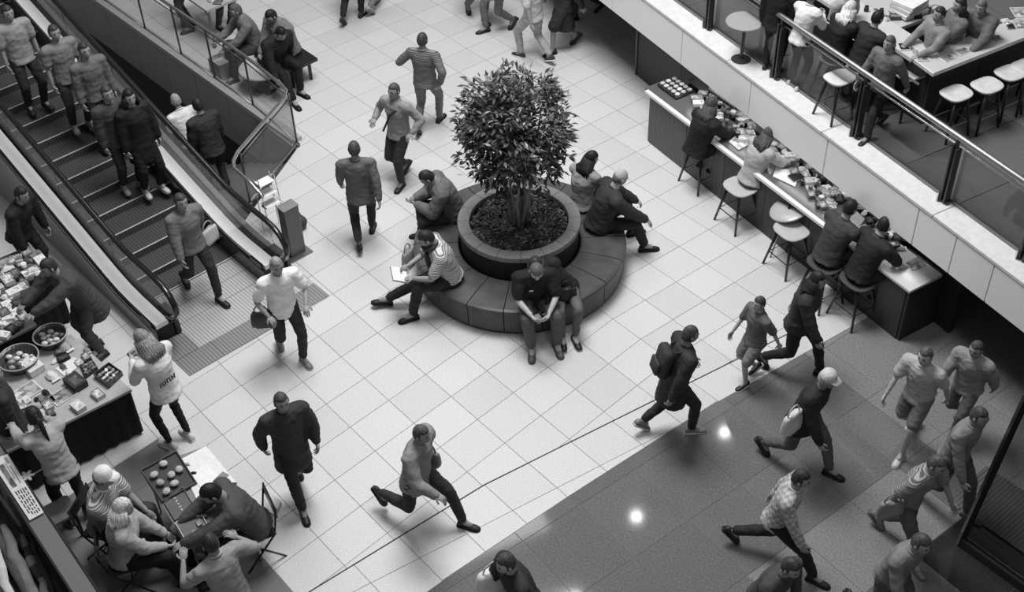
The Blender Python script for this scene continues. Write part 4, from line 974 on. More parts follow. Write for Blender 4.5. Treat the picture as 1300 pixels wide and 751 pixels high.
t = thing('pastry_tray', 'wide tray of pale pastries at the far left end of the snack counter', 'tray', G(858, 112, .92), KA)
MB().box((0, 0, .01), (.46, .36, .02), bev=.004).build('tray', mat(.03, 'gloss'), t)
for i in range(5):
    for j in range(3): MB().blob((-.18+.09*i, -.11+.11*j, .035), (.04, .045, .022), None, 8, 5).build('pastry', mat((.5, .65, .4)[(i+j) % 3]), t, smooth=True)
quad_thing('notice_board', 'pale plain board propped at the back of the snack counter', 'board', ((899, 113), (913, 108), (943, 130), (931, 136)), 1.0, .03, mat(.4, 'paper'))
for nm, lb, q, v in (('sheet', 'large white sheet in front of the woman in pale sweater', ((986, 209), (1018, 218), (1009, 237), (981, 224)), .8), ('sheet', 'white printed sheet on the counter left of the seated men', ((1037, 237), (1052, 234), (1067, 246), (1052, 255)), .75),
    ('sheet', 'pale grey sheet between the two seated men', ((1066, 280), (1080, 262), (1098, 278), (1086, 294)), .4), ('magazine', 'magazine lying on the bare pale end of the counter', ((1150, 334), (1167, 325), (1176, 337), (1159, 344)), .45),
    ('newspaper', 'folded newspaper beside the woman in black at the counter', ((925, 180), (948, 162), (960, 178), (938, 191)), .6)):
    quad_thing(nm, lb, 'paper', q, .905, .008, mat(v, 'paper' if nm == 'sheet' else 'print'))
anc = [(885, 165, 'woman in black'), (960, 205, 'woman in sweater'), (1052, 300, 'man in grey shirt'), (1095, 320, 'man in black polo'), (1005, 268, 'round tilted stool')]
clutter(((872, 122), (905, 117), (985, 184), (958, 194)), .91, 34, anc, 'snack counter', 5)
clutter(((978, 194), (990, 186), (1078, 250), (1050, 268)), .91, 36, anc, 'snack counter', 6, sz=(.65, 1.05))
clutter(((1020, 243), (1034, 238), (1062, 262), (1050, 272)), .91, 8, anc, 'snack counter', 16, kinds=('book', 'box', 'carton'), sz=(.6, .8))
clutter(((1080, 258), (1100, 262), (1152, 302), (1130, 318)), .91, 18, anc, 'snack counter', 8)
clutter(((1100, 325), (1130, 300), (1150, 318), (1140, 335)), .91, 5, anc, 'snack counter', 9, kinds=('packet', 'sheet', 'cup'))
lp = KP(2.6, .62, 1.37); t = thing('added_fill_strip', 'thin fill light strip added under the upper deck edge to brighten the snack counter', 'lamp', lp, KA)  # added fill light hidden under the deck, brightens the goods on the counter
MB().box((0, 0, .02), (4.8, .06, .03)).build('housing', mat(.3, 'brushed'), t); MB().box((0, 0, .002), (4.7, .04, .006)).build('diffuser', mat(2.5, 'lamp'), t)
al = bpy.data.lights.new('added_fill_strip_light', 'AREA'); al.shape = 'RECTANGLE'; al.size = 4.7; al.size_y = .06; al.energy = 9; ao = bpy.data.objects.new('added_fill_strip_light', al); C.objects.link(ao); ao.location = lp-Vector((0, 0, .01)); ao.rotation_euler = (0, 0, KA)  # area light of the added fill strip
# ------------------------------------------------------------------ stools
def make_stool(label, p, rz, h=.65, w_=.42, v=.45, round_=False, legs=.015, group=None, ring=.015):
    t = thing('bar_stool', label, 'stool', p, rz, group); mb = MB()
    pts = []
    for i in range(24):
        a = 2*math.pi*i/24; r = (abs(math.cos(a))**3.2+abs(math.sin(a))**3.2)**(-1/3.2); pts.append((w_/2*r*math.cos(a)*1.05, w_/2*r*math.sin(a)*.9))
    n = len(pts); vs = []
    for sc_, z in ((.86, h-.035), (1, h-.015), (1, h-.004), (.95, h+.004), (.5, h-.002)): vs += [(x*sc_, y*sc_, z+(.012*abs(x/w_*2)**2 if sc_ > .9 else 0)) for x, y in pts]
    F = [tuple(range(n-1, -1, -1)), tuple(range(4*n, 5*n))]
    for r in range(4):
        for i in range(n): F.append((r*n+i, r*n+(i+1) % n, (r+1)*n+(i+1) % n, (r+1)*n+i))
    mb.add(vs, F); mb.build('seat', mat(v, 'paper'), t, smooth=True)
    for sx in (-1, 1):
        for sy in (-1, 1): MB().tube([(sx*w_*.28, sy*w_*.26, h-.03), (sx*w_*.52, sy*w_*.48, 0)], [.021, .016], 8).build('leg', mat(legs, 'gloss'), t, smooth=True)
    q = h*.36; f_ = .28+(.52-.28)*(1-q/(h-.03)); MB().tube([(sx*w_*f_, sy*w_*f_*.93, q) for sx, sy in ((-1, -1), (1, -1), (1, 1), (-1, 1))], .009, 6, closed=True).build('footrest', mat(ring, 'brushed' if ring > .1 else 'gloss'), t)
    return t
for px, py, lb in ((892, 187, 'stool under the woman in black at the counter'), (940, 236, 'pale wooden stool under the woman in pale sweater'), (1005, 291, 'empty pale wooden stool in front of the tilted round seat'), (1048, 333, 'dark stool under the man in grey shirt'), (1090, 354, 'dark stool under the man in black polo at the counter')):
    g = G(px, py, .65); make_stool(lb, (g.x, g.y, 0), KA, .64, .44, .45 if px < 1020 else .06)
g = G(1003, 265, .74); t = thing('round_stool', 'round stool with glossy tilted disc seat beside the empty wooden stool', 'stool', (g.x, g.y, 0), KA)
Mt = Matrix.Rotation(R(-12), 3, 'Y') @ Matrix.Rotation(R(14), 3, 'X')
MB().lathe([(.0001, .03), (.10, .04), (.26, .03), (.275, .015), (.26, 0), (.0001, -.01)], 36, c=(0, 0, .72), M=Mt).build('disc_seat', mat(.42, 'gloss'), t, smooth=True)
MB().lathe([(.0001, .05), (.018, .05), (.02, .03)], 10, c=(0, 0, .72), M=Mt).build('bolt', mat(.02), t)
for a in range(3): MB().tube([(.05*math.cos(a*2.1+.5), .05*math.sin(a*2.1+.5), .71), (.24*math.cos(a*2.1+.5), .24*math.sin(a*2.1+.5), 0)], .012, 8).build('leg', mat(.3, 'brushed'), t, smooth=True)
CF = 31
p = person(884, 194, CF, 'woman in black coat sitting at the left of the snack counter', seat=.66, sex='f', top=('jacket', .012), legs=('trousers', .012), shoes=.012, hair=('long', .05), skin='d', arms='table', feet=[(-.1, .22, .22), (.1, .26, .22)], lean=16, s=.97)
p = person(953, 230, CF-3, 'woman in pale sweater with dark hair eating at the snack counter', seat=.66, sex='f', top=('shirt', .42), legs=('trousers', .08), shoes=.2, hair=('long', .06), skin='l', arms='table', feet=[(-.1, .22, .22), (.1, .26, .22)], lean=16, hd=(8, 30, 0), s=.97)
p = person(1050, 330, CF, 'man in grey shirt sitting at the snack counter with his back turned', seat=.66, top=('tee', .045), legs=('trousers', .03), hair=('short', .012), arms='table', feet=[(-.1, .2, .22), (.12, .22, .22)], lean=20)
p = person(1091, 351, CF-4, 'man in black polo and pale belt sitting right of the man in grey shirt', seat=.66, top=('tee', .018), legs=('trousers', .03), hair=('short', .012), skin='l', arms=[(-.16, .36, -.3), (.34, .34, -.36)], feet=[(-.1, .2, .22), (.12, .22, .22)], lean=20)
# ================================================================== upper deck
Bc = G(1185, 93, UZ+.88); b1h, b2h = R(29.0), R(117.5); bx1 = Vector((math.cos(b1h), math.sin(b1h), 0)); bx2 = Vector((math.cos(b2h), math.sin(b2h), 0))
bt = thing('bar_counter', 'pale topped bar counter with dark front, turning a corner on the upper deck', 'counter', (Bc.x, Bc.y, UZ), 0)
def BL(a, b): v = bx1*a+bx2*b; return (v.x, v.y)
MB().prism([BL(0, 0), BL(3.6, 0), BL(3.6, .40), BL(.02, .40)], .83, .88, bev=.008).build('counter_top', mat(.5, 'gloss'), bt)
MB().prism([BL(0, .405), BL(.40, .405), BL(.40, 4.6), BL(0, 4.6)], .83, .88, bev=.008).build('counter_top', mat(.52, 'gloss'), bt)
for i in range(4): MB().prism([BL(.14+.88*i, .14), BL(.14+.88*i+.87, .14), BL(.14+.88*i+.87, .18), BL(.14+.88*i, .18)], 0, .83).build('front_panel', mat(.03, 'wood'), bt)
for i in range(5): MB().prism([BL(.14, .19+.88*i), BL(.18, .19+.88*i), BL(.18, .19+.88*i+.87), BL(.14, .19+.88*i+.87)], 0, .83).build('front_panel', mat(.025, 'wood'), bt)
a_, b_ = BL(-.10, .10), BL(-.10, 4.2); MB().tube([(*a_, .70), (*b_, .70)], .016, 8).build('rail', mat(.75, 'metal'), bt, smooth=True)
for f_ in (.2, 1.5, 2.8, 4.1): c_, d_ = BL(-.10, f_), BL(.15, f_); MB().tube([(*c_, .70), (*d_, .70)], .01, 6).build('rail_bracket', mat(.5, 'metal'), bt)
i0 = G(1129, 40, UZ+.85); isl = thing('kitchen_island', 'pale kitchen island full of dark pans inside the bar', 'counter', (i0.x, i0.y, UZ), 0)
MB().prism([(0, 0), BL(1.35, 0), BL(1.35, 1.2), BL(0, 1.2)], .80, .85, bev=.006).build('worktop', mat(.45, 'gloss'), isl); MB().prism([BL(.05, .05), BL(1.3, .05), BL(1.3, 1.15), BL(.05, 1.15)], 0, .80).build('cabinet', mat(.05), isl)
anu = [(1153, 10, 'white boxes'), (1185, 30, 'grey vest'), (1120, 25, 'bar rail')]
clutter(((1112, 22), (1128, 33), (1190, 14), (1165, -6)), UZ+.86, 9, anu, 'kitchen island', 31, kinds=('bowl', 'jar', 'box'), sz=(.7, 1.0))
clutter(((1085, 12), (1130, 34), (1125, 28), (1090, 2)), UZ+.86, 3, anu, 'kitchen island', 33, kinds=('bowl', 'jar'), sz=(.7, 1.0))
for i in range(3):
    g = G(1153, 12, UZ+.9); t = place(MB().box((0, 0, .03), (.40-.02*i, .34, .055), bev=.004).build('carton', mat(.7-.1*(i == 1), 'paper')), (g.x, g.y, UZ+.87+.06*i), b1h+.1*i); tag(t, ('lowest', 'middle', 'top')[i]+' white flat carton of the stack on the kitchen island', 'box', 'cartons on the kitchen island')
for i, (x, y) in enumerate(((1203, 74), (1222, 65), (1243, 57), (1265, 49))):
    item('print', G(x, y, UZ+.88), b1h+R(90), .3, ('leftmost', 'second from left', 'third from left', 'rightmost')[i]+' printed place mat on the right arm of the bar', 'place mat', sz=.62, group='place mats on the bar')
clutter(((1140, 52), (1165, 66), (1178, 76), (1150, 62)), UZ+.885, 4, [(1155, 60, 'pale head scarf')], 'left bar arm', 35, kinds=('sheet', 'print', 'packet'), sz=(.5, .8))
clutter(((1262, 20), (1298, 12), (1298, 30), (1275, 36)), UZ+.885, 4, [(1280, 30, 'hooded person')], 'bar end', 36, kinds=('sheet', 'book', 'print'), sz=(.6, .9))
for i, (x, y, lb) in enumerate(((1066, 98, 'white stool nearest the handrail clamp on the upper deck'), (1155, 92, 'white stool at the left arm of the bar, behind the blurred walker'), (1214, 118, 'white stool nearest the bar corner'), (1253, 108, 'second white stool from the bar corner'), (1283, 92, 'third white stool from the bar corner'), (1304, 84, 'white stool farthest right at the bar'))):
    g = G(x, y, UZ+.6); make_stool(lb, (g.x, g.y, UZ), b1h, .6, .37, .62, ring=.5)
g = G(946, 26, UZ+.62); t = thing('round_table', 'small round pale table behind the balustrade glass on the upper deck', 'table', (g.x, g.y, UZ), 0); MB().lathe([(.0001, .62), (.25, .62), (.26, .61), (.25, .59), (.0001, .59)], 28).build('tabletop', mat(.33, 'gloss'), t); MB().lathe([(.14, 0), (.14, .02), (.025, .04), (.025, .59)], 16).build('pedestal', mat(.05, 'gloss'), t)
US = .84
def upp(px, py, hz, face, label, **k): g = G(px, py, UZ+hz); return person(0, 0, face, label, at=Vector((g.x, g.y, UZ)), z=UZ, s=US, **k)
upp(1187, 50, .98, 200, 'staff member in pale shirt and grey vest standing inside the bar', pose='stand', top=('shirt', .22), legs=('trousers', .05), hair=('short', .02), arms='table')
upp(1214, 32, 1.05, 190, 'staff member with long dark hair inside the bar', pose='stand', sex='f', top=('shirt', .14), legs=('trousers', .05), hair=('long', .02), arms='lap')
upp(1245, 36, .95, 225, 'person in grey hooded top leaning on the bar from inside', pose='stand', top=('puffer', .12), legs=('trousers', .05), hair=('short', .12), lean=14, arms='table')
upp(1018, 40, .85, 40, 'woman in white shirt and black trousers standing behind the handrail', pose='stand', sex='f', top=('shirt', .7), legs=('trousers', .015), hair=('bun', .02), shoes=.5, lean=10, arms='phone')
upp(988, 12, .95, 60, 'person in black clothes standing left of the woman in white shirt', pose='stand', top=('jacket', .015), legs=('trousers', .015), hair=('short', .3))
upp(1108, 170, 0, 215, 'person in dark vest with pale sleeves walking beside the white stools', top=('shirt', .13), legs=('trousers', .03), hair=('short', .07), step=.24, skin='m')
for x, y, lb, kw in ((1058, 72, 'woman in pale head scarf and black top seated at the bar', dict(sex='f', top=('jacket', .012), legs=('trousers', .02), hair=('long', .5), arms='table')), (1092, 84, 'person in black top with dark hair seated next to the pale head scarf', dict(top=('jacket', .02), legs=('trousers', .02), hair=('short', .01), arms='table'))):
    g = G(x, y, UZ+.58); make_stool('stool under the '+lb.split(' seated')[0], (g.x, g.y, UZ), b1h, .56, .34, .3); person(0, 0, 29, lb, at=Vector((g.x, g.y, UZ)), z=UZ, seat=.575, s=US, feet=[(-.1, .18, .2), (.1, .2, .2)], lean=14, **kw)
p = upp(1072, 8, 1.1, -60, 'person in plain grey top behind the bar at the top edge', pose='stand', top=('tee', .3), legs=('trousers', .05), hair=('short', .05))
# ================================================================== stalls on the left
def stall(pts, z, label, vtop=.4, vcl=.006):
    w_ = [G(x, y, z) for x, y in pts]; c = sum(w_, Vector())/4; t = thing('stall_table', label, 'table', (c.x, c.y, 0)); L = [((v-c).x, (v-c).y) for v in w_]
    MB().prism(L, z-.035, z, bev=.004).build('tabletop', mat(vtop, 'paper'), t)
    L2 = [(x*.985, y*.985) for x, y in L]; mb = MB(); n = 60; ring = []
    for e in range(4):
        a, b = Vector(L2[e]), Vector(L2[(e+1) % 4])
        for i in range(n):
            q = a+(b-a)*i/n; d = (b-a).normalized(); nr = Vector((d.y, -d.x)); ring.append((q, nr, e*n+i))
    A_ = sum(L[i][0]*L[(i+1) % 4][1]-L[(i+1) % 4][0]*L[i][1] for i in range(4)); sg = 1 if A_ > 0 else -1; vs = []
    for zz_, am in ((z-.03, 0), (z*.6, .006), (.04, .013)):
        for q, nr, i in ring: v = q+nr*sg*(am*math.sin(i*1.1)+am*.5); vs.append((v.x, v.y, zz_))
    m = len(ring); F = [(r*m+i, r*m+(i+1) % m, (r+1)*m+(i+1) % m, (r+1)*m+i) for r in range(2) for i in range(m)]; mb.add(vs, F); mb.build('black_cloth', mat(vcl), t, smooth=True)
    for x, y in L2: MB().tube([(x*.93, y*.93, 0), (x*.93, y*.93, z-.03)], .016, 8).build('leg', mat(.05, 'brushed'), t)
    return t
stall(((167, 494), (-14, 585), (-90, 512), (90, 424)), .75, 'big stall table with black cloth covered in sweets and boxes')
stall(((47, 412), (-90, 478), (-150, 420), (4, 362)), .75, 'smaller stall table with black cloth behind the round baskets', .25)
stall(((74, 352), (-60, 420), (-110, 372), (36, 312)), .76, 'farthest stall table beside the escalator side', .1)
def basket(px, py, r, label, z=.75, v=.42, n=11, seed=1):
    t = thing('basket', label, 'basket', G(px, py, z+.08), 0); t.location.z = z; rq = random.Random(seed)
    MB().lathe([(.0001, .0), (r*.7, .0), (r*.93, .10), (r, .14), (r*.97, .145), (r*.9, .10), (r*.66, .012), (.0001, .012)], 36).build('basket_body', mat(.10, 'ribbed'), t, smooth=True)
    MB().tube([(r*math.cos(a*math.pi/16), r*math.sin(a*math.pi/16), .145) for a in range(32)], .009, 6, closed=True).build('basket_rim', mat(v, 'gloss'), t, smooth=True)
    for i in range(n):
        a = i*2.4; q = r*.68*math.sqrt((i+.5)/n); MB().blob((q*math.cos(a), q*math.sin(a), .075+rq.uniform(0, .03)), (.045, .035, .028), None, 8, 5).build('wrapped_sweet', mat(rq.choice((.1, .3, .5, .7)), 'gloss'), t, smooth=True)
basket(65, 429, .20, 'round basket of wrapped sweets at the upper edge of the big stall table', seed=2)
basket(25, 458, .235, 'larger round basket of wrapped sweets at the left of the big stall table', seed=3)
T1A = R(-52)
def rect_basket(pts, z, label, v=.12, fill=.6, h=.07):
    w_ = [G(x, y, z+h) for x, y in pts]; c = sum(w_, Vector())/4; t = thing('tray', label, 'tray', (c.x, c.y, z)); L = [((v_-c).x, (v_-c).y) for v_ in w_]
    for e in range(4):
        a, b = Vector(L[e]), Vector(L[(e+1) % 4]); i1, i2 = a*.93, b*.93; MB().prism([tuple(a), tuple(b), tuple(i2), tuple(i1)], 0, h).build('side', mat(v, 'ribbed'), t)
    MB().prism(L, 0, .01).build('tray_bottom', mat(v), t)
    rq = random.Random(int(pts[0][0])); a, b, c2, d = [Vector(q) for q in L]
    for i in range(4):
        for j in range(3):
            q = ((a*(1-(i+.6)/4.2)+b*((i+.6)/4.2))*(1-(j+.6)/3.2)+(d*(1-(i+.6)/4.2)+c2*((i+.6)/4.2))*((j+.6)/3.2))*.85
            MB().box((q.x, q.y, h*.65), (.055, .035, .03), rz=rq.uniform(0, 3), bev=.006).build('wrapped_bar', mat(fill*rq.choice((.4, .8, 1.2)), 'print'), t)
rect_basket(((118, 474), (138, 459), (155, 471), (137, 488)), .75, 'rectangular wicker tray of bright sweets near the right corner of the big stall table')
rect_basket(((101, 462), (116, 454), (124, 466), (108, 478)), .75, 'dark tray of booklets left of the wicker tray', .05, .3, .04)
for x, y, k_, v_, lb, s_ in ((125, 502, 'box', .5, 'small box of dark sweets alone near the front edge of the big stall table', .95), (100, 518, 'carton', .6, 'small printed carton at the front corner of the big stall table', 1.0), (97, 488, 'carton', .04, 'black square box in the middle of the big stall table', 1.5),
    (88, 465, 'sheet', .75, 'blank white card standing clear in the middle of the big stall table', .9), (42, 468, 'carton', .7, 'white paper box beside the larger round basket', 1.6), (82, 441, 'packet', .4, 'crinkled clear packet beside the upper round basket', 1.6), (34, 497, 'print', .6, 'white notice with lines of print on the big stall table', 1.1),
    (80, 502, 'print', .35, 'sheet of round stickers below the black square box', 1.0), (66, 478, 'packet', .7, 'crumpled white packet left of the blank card', 1.4)):
    item(k_, G(x, y, .755), T1A+R(8), v_, lb, sz=s_)
an1 = [(65, 429, 'upper round basket'), (25, 458, 'larger round basket'), (60, 520, 'ponytailed woman'), (97, 488, 'black square box')]
clutter(((6, 520), (60, 498), (68, 524), (12, 555)), .755, 20, an1, 'big stall table', 41, kinds=('packet', 'box', 'carton', 'print'), sz=(.6, .9), base_rz=T1A)
clutter(((62, 455), (98, 432), (118, 452), (78, 484)), .755, 9, an1, 'big stall table', 42, kinds=('packet', 'box'), sz=(.6, .9), base_rz=T1A)
an2 = [(25, 405, 'front corner'), (8, 385, 'back edge')]
clutter(((2, 430), (40, 408), (20, 383), (-8, 396)), .755, 14, an2, 'smaller stall table', 43, kinds=('carton', 'box', 'bowl', 'print'), sz=(.8, 1.1), base_rz=T1A)
clutter(((0, 382), (70, 350), (40, 318), (-6, 342)), .765, 28, [(25, 330, 'pale glove display'), (60, 345, 'blurred shopper')], 'farthest stall table', 44, kinds=('carton', 'packet', 'box', 'cup', 'book'), sz=(.8, 1.2), base_rz=T1A)
t = thing('display_hand', 'pale glove shaped display with upright fingers on the farthest stall table', 'display', G(26, 335, .77), .4); MB().box((0, 0, .04), (.09, .05, .08), bev=.01).build('palm', mat(.6), t)
for i in range(4): MB().tube([(-.033+.022*i, 0, .07), (-.045+.03*i, 0, .17-.01*abs(i-1.5))], .011, 7).build('finger', mat(.6), t, smooth=True)
# kiosk partition, sign and heaped garments at the bottom left
KK = G(2, 566, 1.0); kh = R(-53); pt_ = thing('partition', 'low black partition with grey top slab at the bottom left', 'partition', (KK.x, KK.y, 0), kh)
MB().box((1.6, -.10, .48), (3.6, .16, .96)).build('panel', mat(.02, 'gloss'), pt_)
MB().box((1.6, -.10, .98), (3.6, .19, .03), bev=.004).build('top_slab', mat(.16, 'gloss'), pt_)
for y in (0.005, -.205): MB().box((1.6, y, .985), (3.6, .018, .045)).build('edge_rail', mat(.03, 'gloss'), pt_)
w_ = [G(x, y, 1.01) for x, y in ((10, 577), (56, 651), (38, 661), (-12, 585))]; c = sum(w_, Vector())/4
sg_ = thing('sign_board', 'white printed sign board with photo and rows of text lying on the partition', 'sign', (c.x, c.y, 1.012), kh)
Mi = Matrix.Rotation(-kh, 3, 'Z'); L = [tuple((Mi @ (v-c))[:2]) for v in w_]; MB().prism(L, 0, .012).build('board', mat(.62, 'paper'), sg_)
def quadp(u, v): a, b, c2, d = [Vector(q) for q in L]; return (a*(1-u)+b*u)*(1-v)+(d*(1-u)+c2*u)*v
MB().prism([tuple(quadp(u, v)) for u, v in ((.12, .5), (.50, .5), (.50, .8), (.12, .8))], .012, .014).build('printed_photo', mat(.2, 'print'), sg_)
rq = random.Random(9)
for r_ in range(5):
    u = .56
    while u < .93:
        l_ = rq.uniform(.03, .08); MB().prism([tuple(quadp(a, b)) for a, b in ((u, .12+.155*r_), (u+l_, .12+.155*r_), (u+l_, .20+.155*r_), (u, .20+.155*r_))], .012, .0135).build('text_mark', mat(.06), sg_); u += l_+.02
for i, (u0, v0, u1, v1) in enumerate(((.04, .15, .14, .3), (.18, .2, .48, .28), (.12, .36, .4, .42))): MB().prism([tuple(quadp(a, b)) for a, b in ((u0, v0), (u1, v0), (u1, v1), (u0, v1))], .012, .0135).build('text_mark', mat(.25), sg_)
gr = [((-10, 640), (60, 760), .06, .05), ((-12, 655), (45, 770), .5, .045), ((-5, 690), (30, 775), .03, .06), ((12, 668), (78, 770), .16, .06), ((24, 664), (96, 765), .02, .05), ((-15, 720), (20, 790), .6, .07), ((36, 678), (96, 775), .12, .045), ((42, 672), (98, 762), .03, .035), ((-8, 625), (20, 668), .05, .05)]
for i, (a, b, v_, r_) in enumerate(gr):
    pa, pb = G(a[0]-10, a[1], .70), G(b[0]-26, b[1], .68); rq = random.Random(i+50); n = 9; mb = MB(); base = pa
    pts = [Vector(((pb-pa)*k_/(n-1)))+Vector((rq.uniform(-.02, .02), rq.uniform(-.02, .02), rq.uniform(-.03, .03))) for k_ in range(n)]; mb.tube(pts, [r_*(.6+.5*math.sin(math.pi*k_/(n-1))+rq.uniform(-.1, .2)) for k_ in range(n)], 9, flat=.6)
    o = mb.build('garment', mat(v_), smooth=True); o.location = pa; tag(o, '%s folded garment in the heap behind the partition, %s' % (('black', 'dark grey', 'mid grey', 'pale')[0 if v_ < .04 else 1 if v_ < .1 else 2 if v_ < .3 else 3], ('uppermost', 'second from the left edge', 'at the left edge', 'in the middle', 'right of the middle', 'in the left corner', 'second from the slab', 'next to the slab', 'behind the sign')[i]), 'garment', 'heaped garments at the bottom left')
c0 = G(30, 720, .5); t = thing('display_bench', 'low dark bench carrying the heaped garments at the bottom left', 'bench', (c0.x, c0.y, 0), kh); MB().box((.1, -.22, .60), (2.6, .72, .05)).build('bench_top', mat(.03), t)
for sx in (-1, 1):
    for sy in (-1, 1): MB().box((.1+sx*1.2, -.22+sy*.3, .29), (.06, .06, .58)).build('leg', mat(.03), t)
t = thing('ribbon_bow', 'pale ribbon bow with a thin loose strap beside the partition', 'bow', G(34, 604, 1.0), .3)
for i in range(6): MB().blob((.045*math.cos(i*1.05), .045*math.sin(i*1.05), .0), (.045, .022, .012), Matrix.Rotation(i*1.05, 3, 'Z'), 8, 5).build('loop', mat(.5), t, smooth=True)
MB().tube([(.05, 0, 0), (.2, .06, .0), (.32, .10, -.01), (.36, .04, -.03), (.33, -.03, -.05)], .01, 6, flat=.4).build('strap', mat(.35), t)
MB().tube([(0, 0, -.02), (-.05, -.06, -.05)], .012, 6).build('stem', mat(.3), t)
# sweet seller's table
dz = .72; d_, c_, a_ = [Vector(v) for v in ((-4.17, 9.36, 0), (-3.46, 8.27, 0), (-3.48, 9.68, 0))]
xx, yy = (c_-d_), (a_-d_); tb = thing('folding_table', 'small folding table with white sheet, bread rolls and trays in front of the stalls', 'table', d_, 0)
MB().prism([(0, 0), tuple(xx[:2]), tuple((xx+yy)[:2]), tuple(yy[:2])], dz-.03, dz, bev=.004).build('tabletop', mat(.22, 'paper'), tb)
for u, v in ((.05, .08), (.95, .08), (.95, .92), (.05, .92)): q = xx*u+yy*v; MB().tube([(q.x, q.y, 0), (q.x, q.y, dz-.03)], .014, 8).build('leg', mat(.3, 'brushed'), tb)
quad_thing('sheet', 'big white rounded board on the far half of the folding table', 'board', ((226, 585), (262, 566), (300, 612), (282, 640), (258, 652)), dz, .012, mat(.78, 'paper'), bev=.004)
quad_thing('sheet', 'second white sheet lying over the white board', 'paper', ((241, 600), (265, 590), (285, 612), (262, 628)), dz+.014, .003, mat(.85, 'paper'))
def tray4(pts, label, v, rim, h=.04):
    w_ = [G(x, y, dz+h) for x, y in pts]; c = sum(w_, Vector())/4; t = thing('tray', label, 'tray', (c.x, c.y, dz+.002)); L = [((v_-c).x, (v_-c).y) for v_ in w_]
    MB().prism(L, 0, .012).build('tray_bottom', mat(v, 'paper'), t)
    for e in range(4): a, b = Vector(L[e]), Vector(L[(e+1) % 4]); MB().prism([tuple(a), tuple(b), tuple(b*.95), tuple(a*.95)], 0, h).build('tray_side', mat(rim, 'paper'), t)
tray4(((178, 596), (224, 571), (250, 612), (206, 636)), 'dark tray under the pale bread rolls', .06, .08)
tray4(((208, 637), (232, 617), (248, 644), (222, 660)), 'grey tray with a scatter of small pale leaves', .12, .15, .03)
tray4(((222, 663), (252, 643), (268, 674), (240, 694)), 'pale rimmed tray of small dark goods', .14, .6, .03)
for i, (x, y) in enumerate(((208, 590), (196, 604), (218, 604), (204, 614), (222, 615), (212, 625), (228, 597))): item('roll', G(x, y, dz+.03), i*.9, .55 if i != 3 else .4, ('topmost', 'leftmost', 'second from top', 'darker', 'rightmost', 'lowest', 'upper right')[i]+' pale bread roll in the dark tray', sz=1.0, group='bread rolls in the dark tray')
clutter(((240, 655), (262, 648), (266, 668), (244, 682)), dz+.014, 5, [(250, 665, 'tray rim')], 'pale rimmed tray', 61, kinds=('packet', 'box'), sz=(.4, .55))
clutter(((228, 590), (236, 586), (246, 600), (238, 606)), dz+.02, 2, [(235, 595, 'bread rolls')], 'dark tray', 62, kinds=('packet',), sz=(.4, .6))
clutter(((280, 604), (292, 612), (300, 622), (288, 626)), dz+.014, 4, [(285, 615, 'seated man')], 'folding table', 63, kinds=('print', 'packet', 'sheet'), sz=(.4, .6))
for i in range(5): g = G(222+i*2.2, 632+i*3.6, dz+.016); tag(place(MB().blob((0, 0, 0), (.022, .008, .004), None, 8, 4).build('leaf', mat(.6), smooth=True), g, i*1.3), 'little pale leaf in the grey tray on the folding table', 'leaf', 'leaves in the grey tray')
# folding chairs
def chair(p, face, label, v=.015, vs_=None, back=True, h=.45):
    t = thing('folding_chair', label, 'chair', (p.x, p.y, 0), R(face-90)); m = mat(v, 'gloss')
    MB().box((0, 0, h-.015), (.40, .38, .03), bev=.008).build('seat', mat(vs_ if vs_ is not None else v, 'leather'), t)
    for sx in (-1, 1):
        MB().tube([(sx*.20, .20, 0), (sx*.20, -.17, h), (sx*.20, -.24, .84 if back else h+.01)], .012, 8).build('leg', m, t, smooth=True); MB().tube([(sx*.18, -.24, 0), (sx*.18, .14, h-.02)], .012, 8).build('leg', m, t, smooth=True)
    MB().tube([(-.18, .0, .2), (.18, .0, .2)], .009, 6).build('stretcher', m, t)
    if back: MB().box((0, -.235, .76), (.40, .022, .16), bev=.008).build('backrest', m, t)
    return t
sg = G(322, 668, .46); chair(sg, 206, 'black folding chair under the man in dark grey jacket')
person(0, 0, 206, 'man in dark grey jacket with black hair leaning over the folding table', at=sg, seat=.46, top=('jacket', .07), legs=('trousers', .02), hair=('short', .01), lean=22, hd=(16, 0, 0), arms='reach', s=1.08)
sg = G(160, 706, .46); chair(sg, 15, 'black folding chair under the pale haired person at the bottom left')
person(0, 0, 12, 'pale haired person in black trousers sitting with legs stretched towards the table', at=sg, seat=.46, sex='f', top=('shirt', .4), legs=('trousers', .01), hair=('long', .6), skin='l', lean=10, arms='lap', feet=[(-.10, .62, 0), (.16, .5, 0)])
handbag(G(168, 690, .72), R(15), .4, 'pale flat bag on the lap of the pale haired person', d=(.28, .1, .06))
sg = G(134, 664, .46); chair(sg, -15, 'dark folding chair under the person in white cap')
person(0, 0, -8, 'person in round white cap and striped short sleeved shirt at the folding table', at=sg, seat=.46, top=('tee', .5), topkind='stripe', legs=('trousers', .04), hair=('short', .05, 'cap', .7), lean=12, arms='lap', s=1.04)
g = G(285, 725, 1.25); person(0, 0, 135, 'person in pale top with raised arm at the bottom edge below the folding table', at=Vector((g.x, g.y, 0)), pose='stand', top=('tee', .3), legs=('trousers', .05), hair=('short', .03), lean=10, arms=[(-.2, .3, -.1), (.3, .1, -.05)])
person(103, 660, 132, 'woman with dark ponytail in pale grey shirt bending over the stall table', pose='stand', sex='f', top=('shirt', .38), legs=('trousers', .03), hair=('ponytail', .015), lean=18, arms='reach', shoes=.1, sole=.5, hem=.12)
p = person(230, 562, 143, 'blonde woman in white sweatshirt and black leggings at the stall corner', pose='stand', sex='f', top=('shirt', .72), legs=('leggings', .01), hair=('long', .2), skin='l', lean=6, hd=(24, 0, 0), arms='phone', shoes=.6, sole=.7, hem=.12, s=1.05)
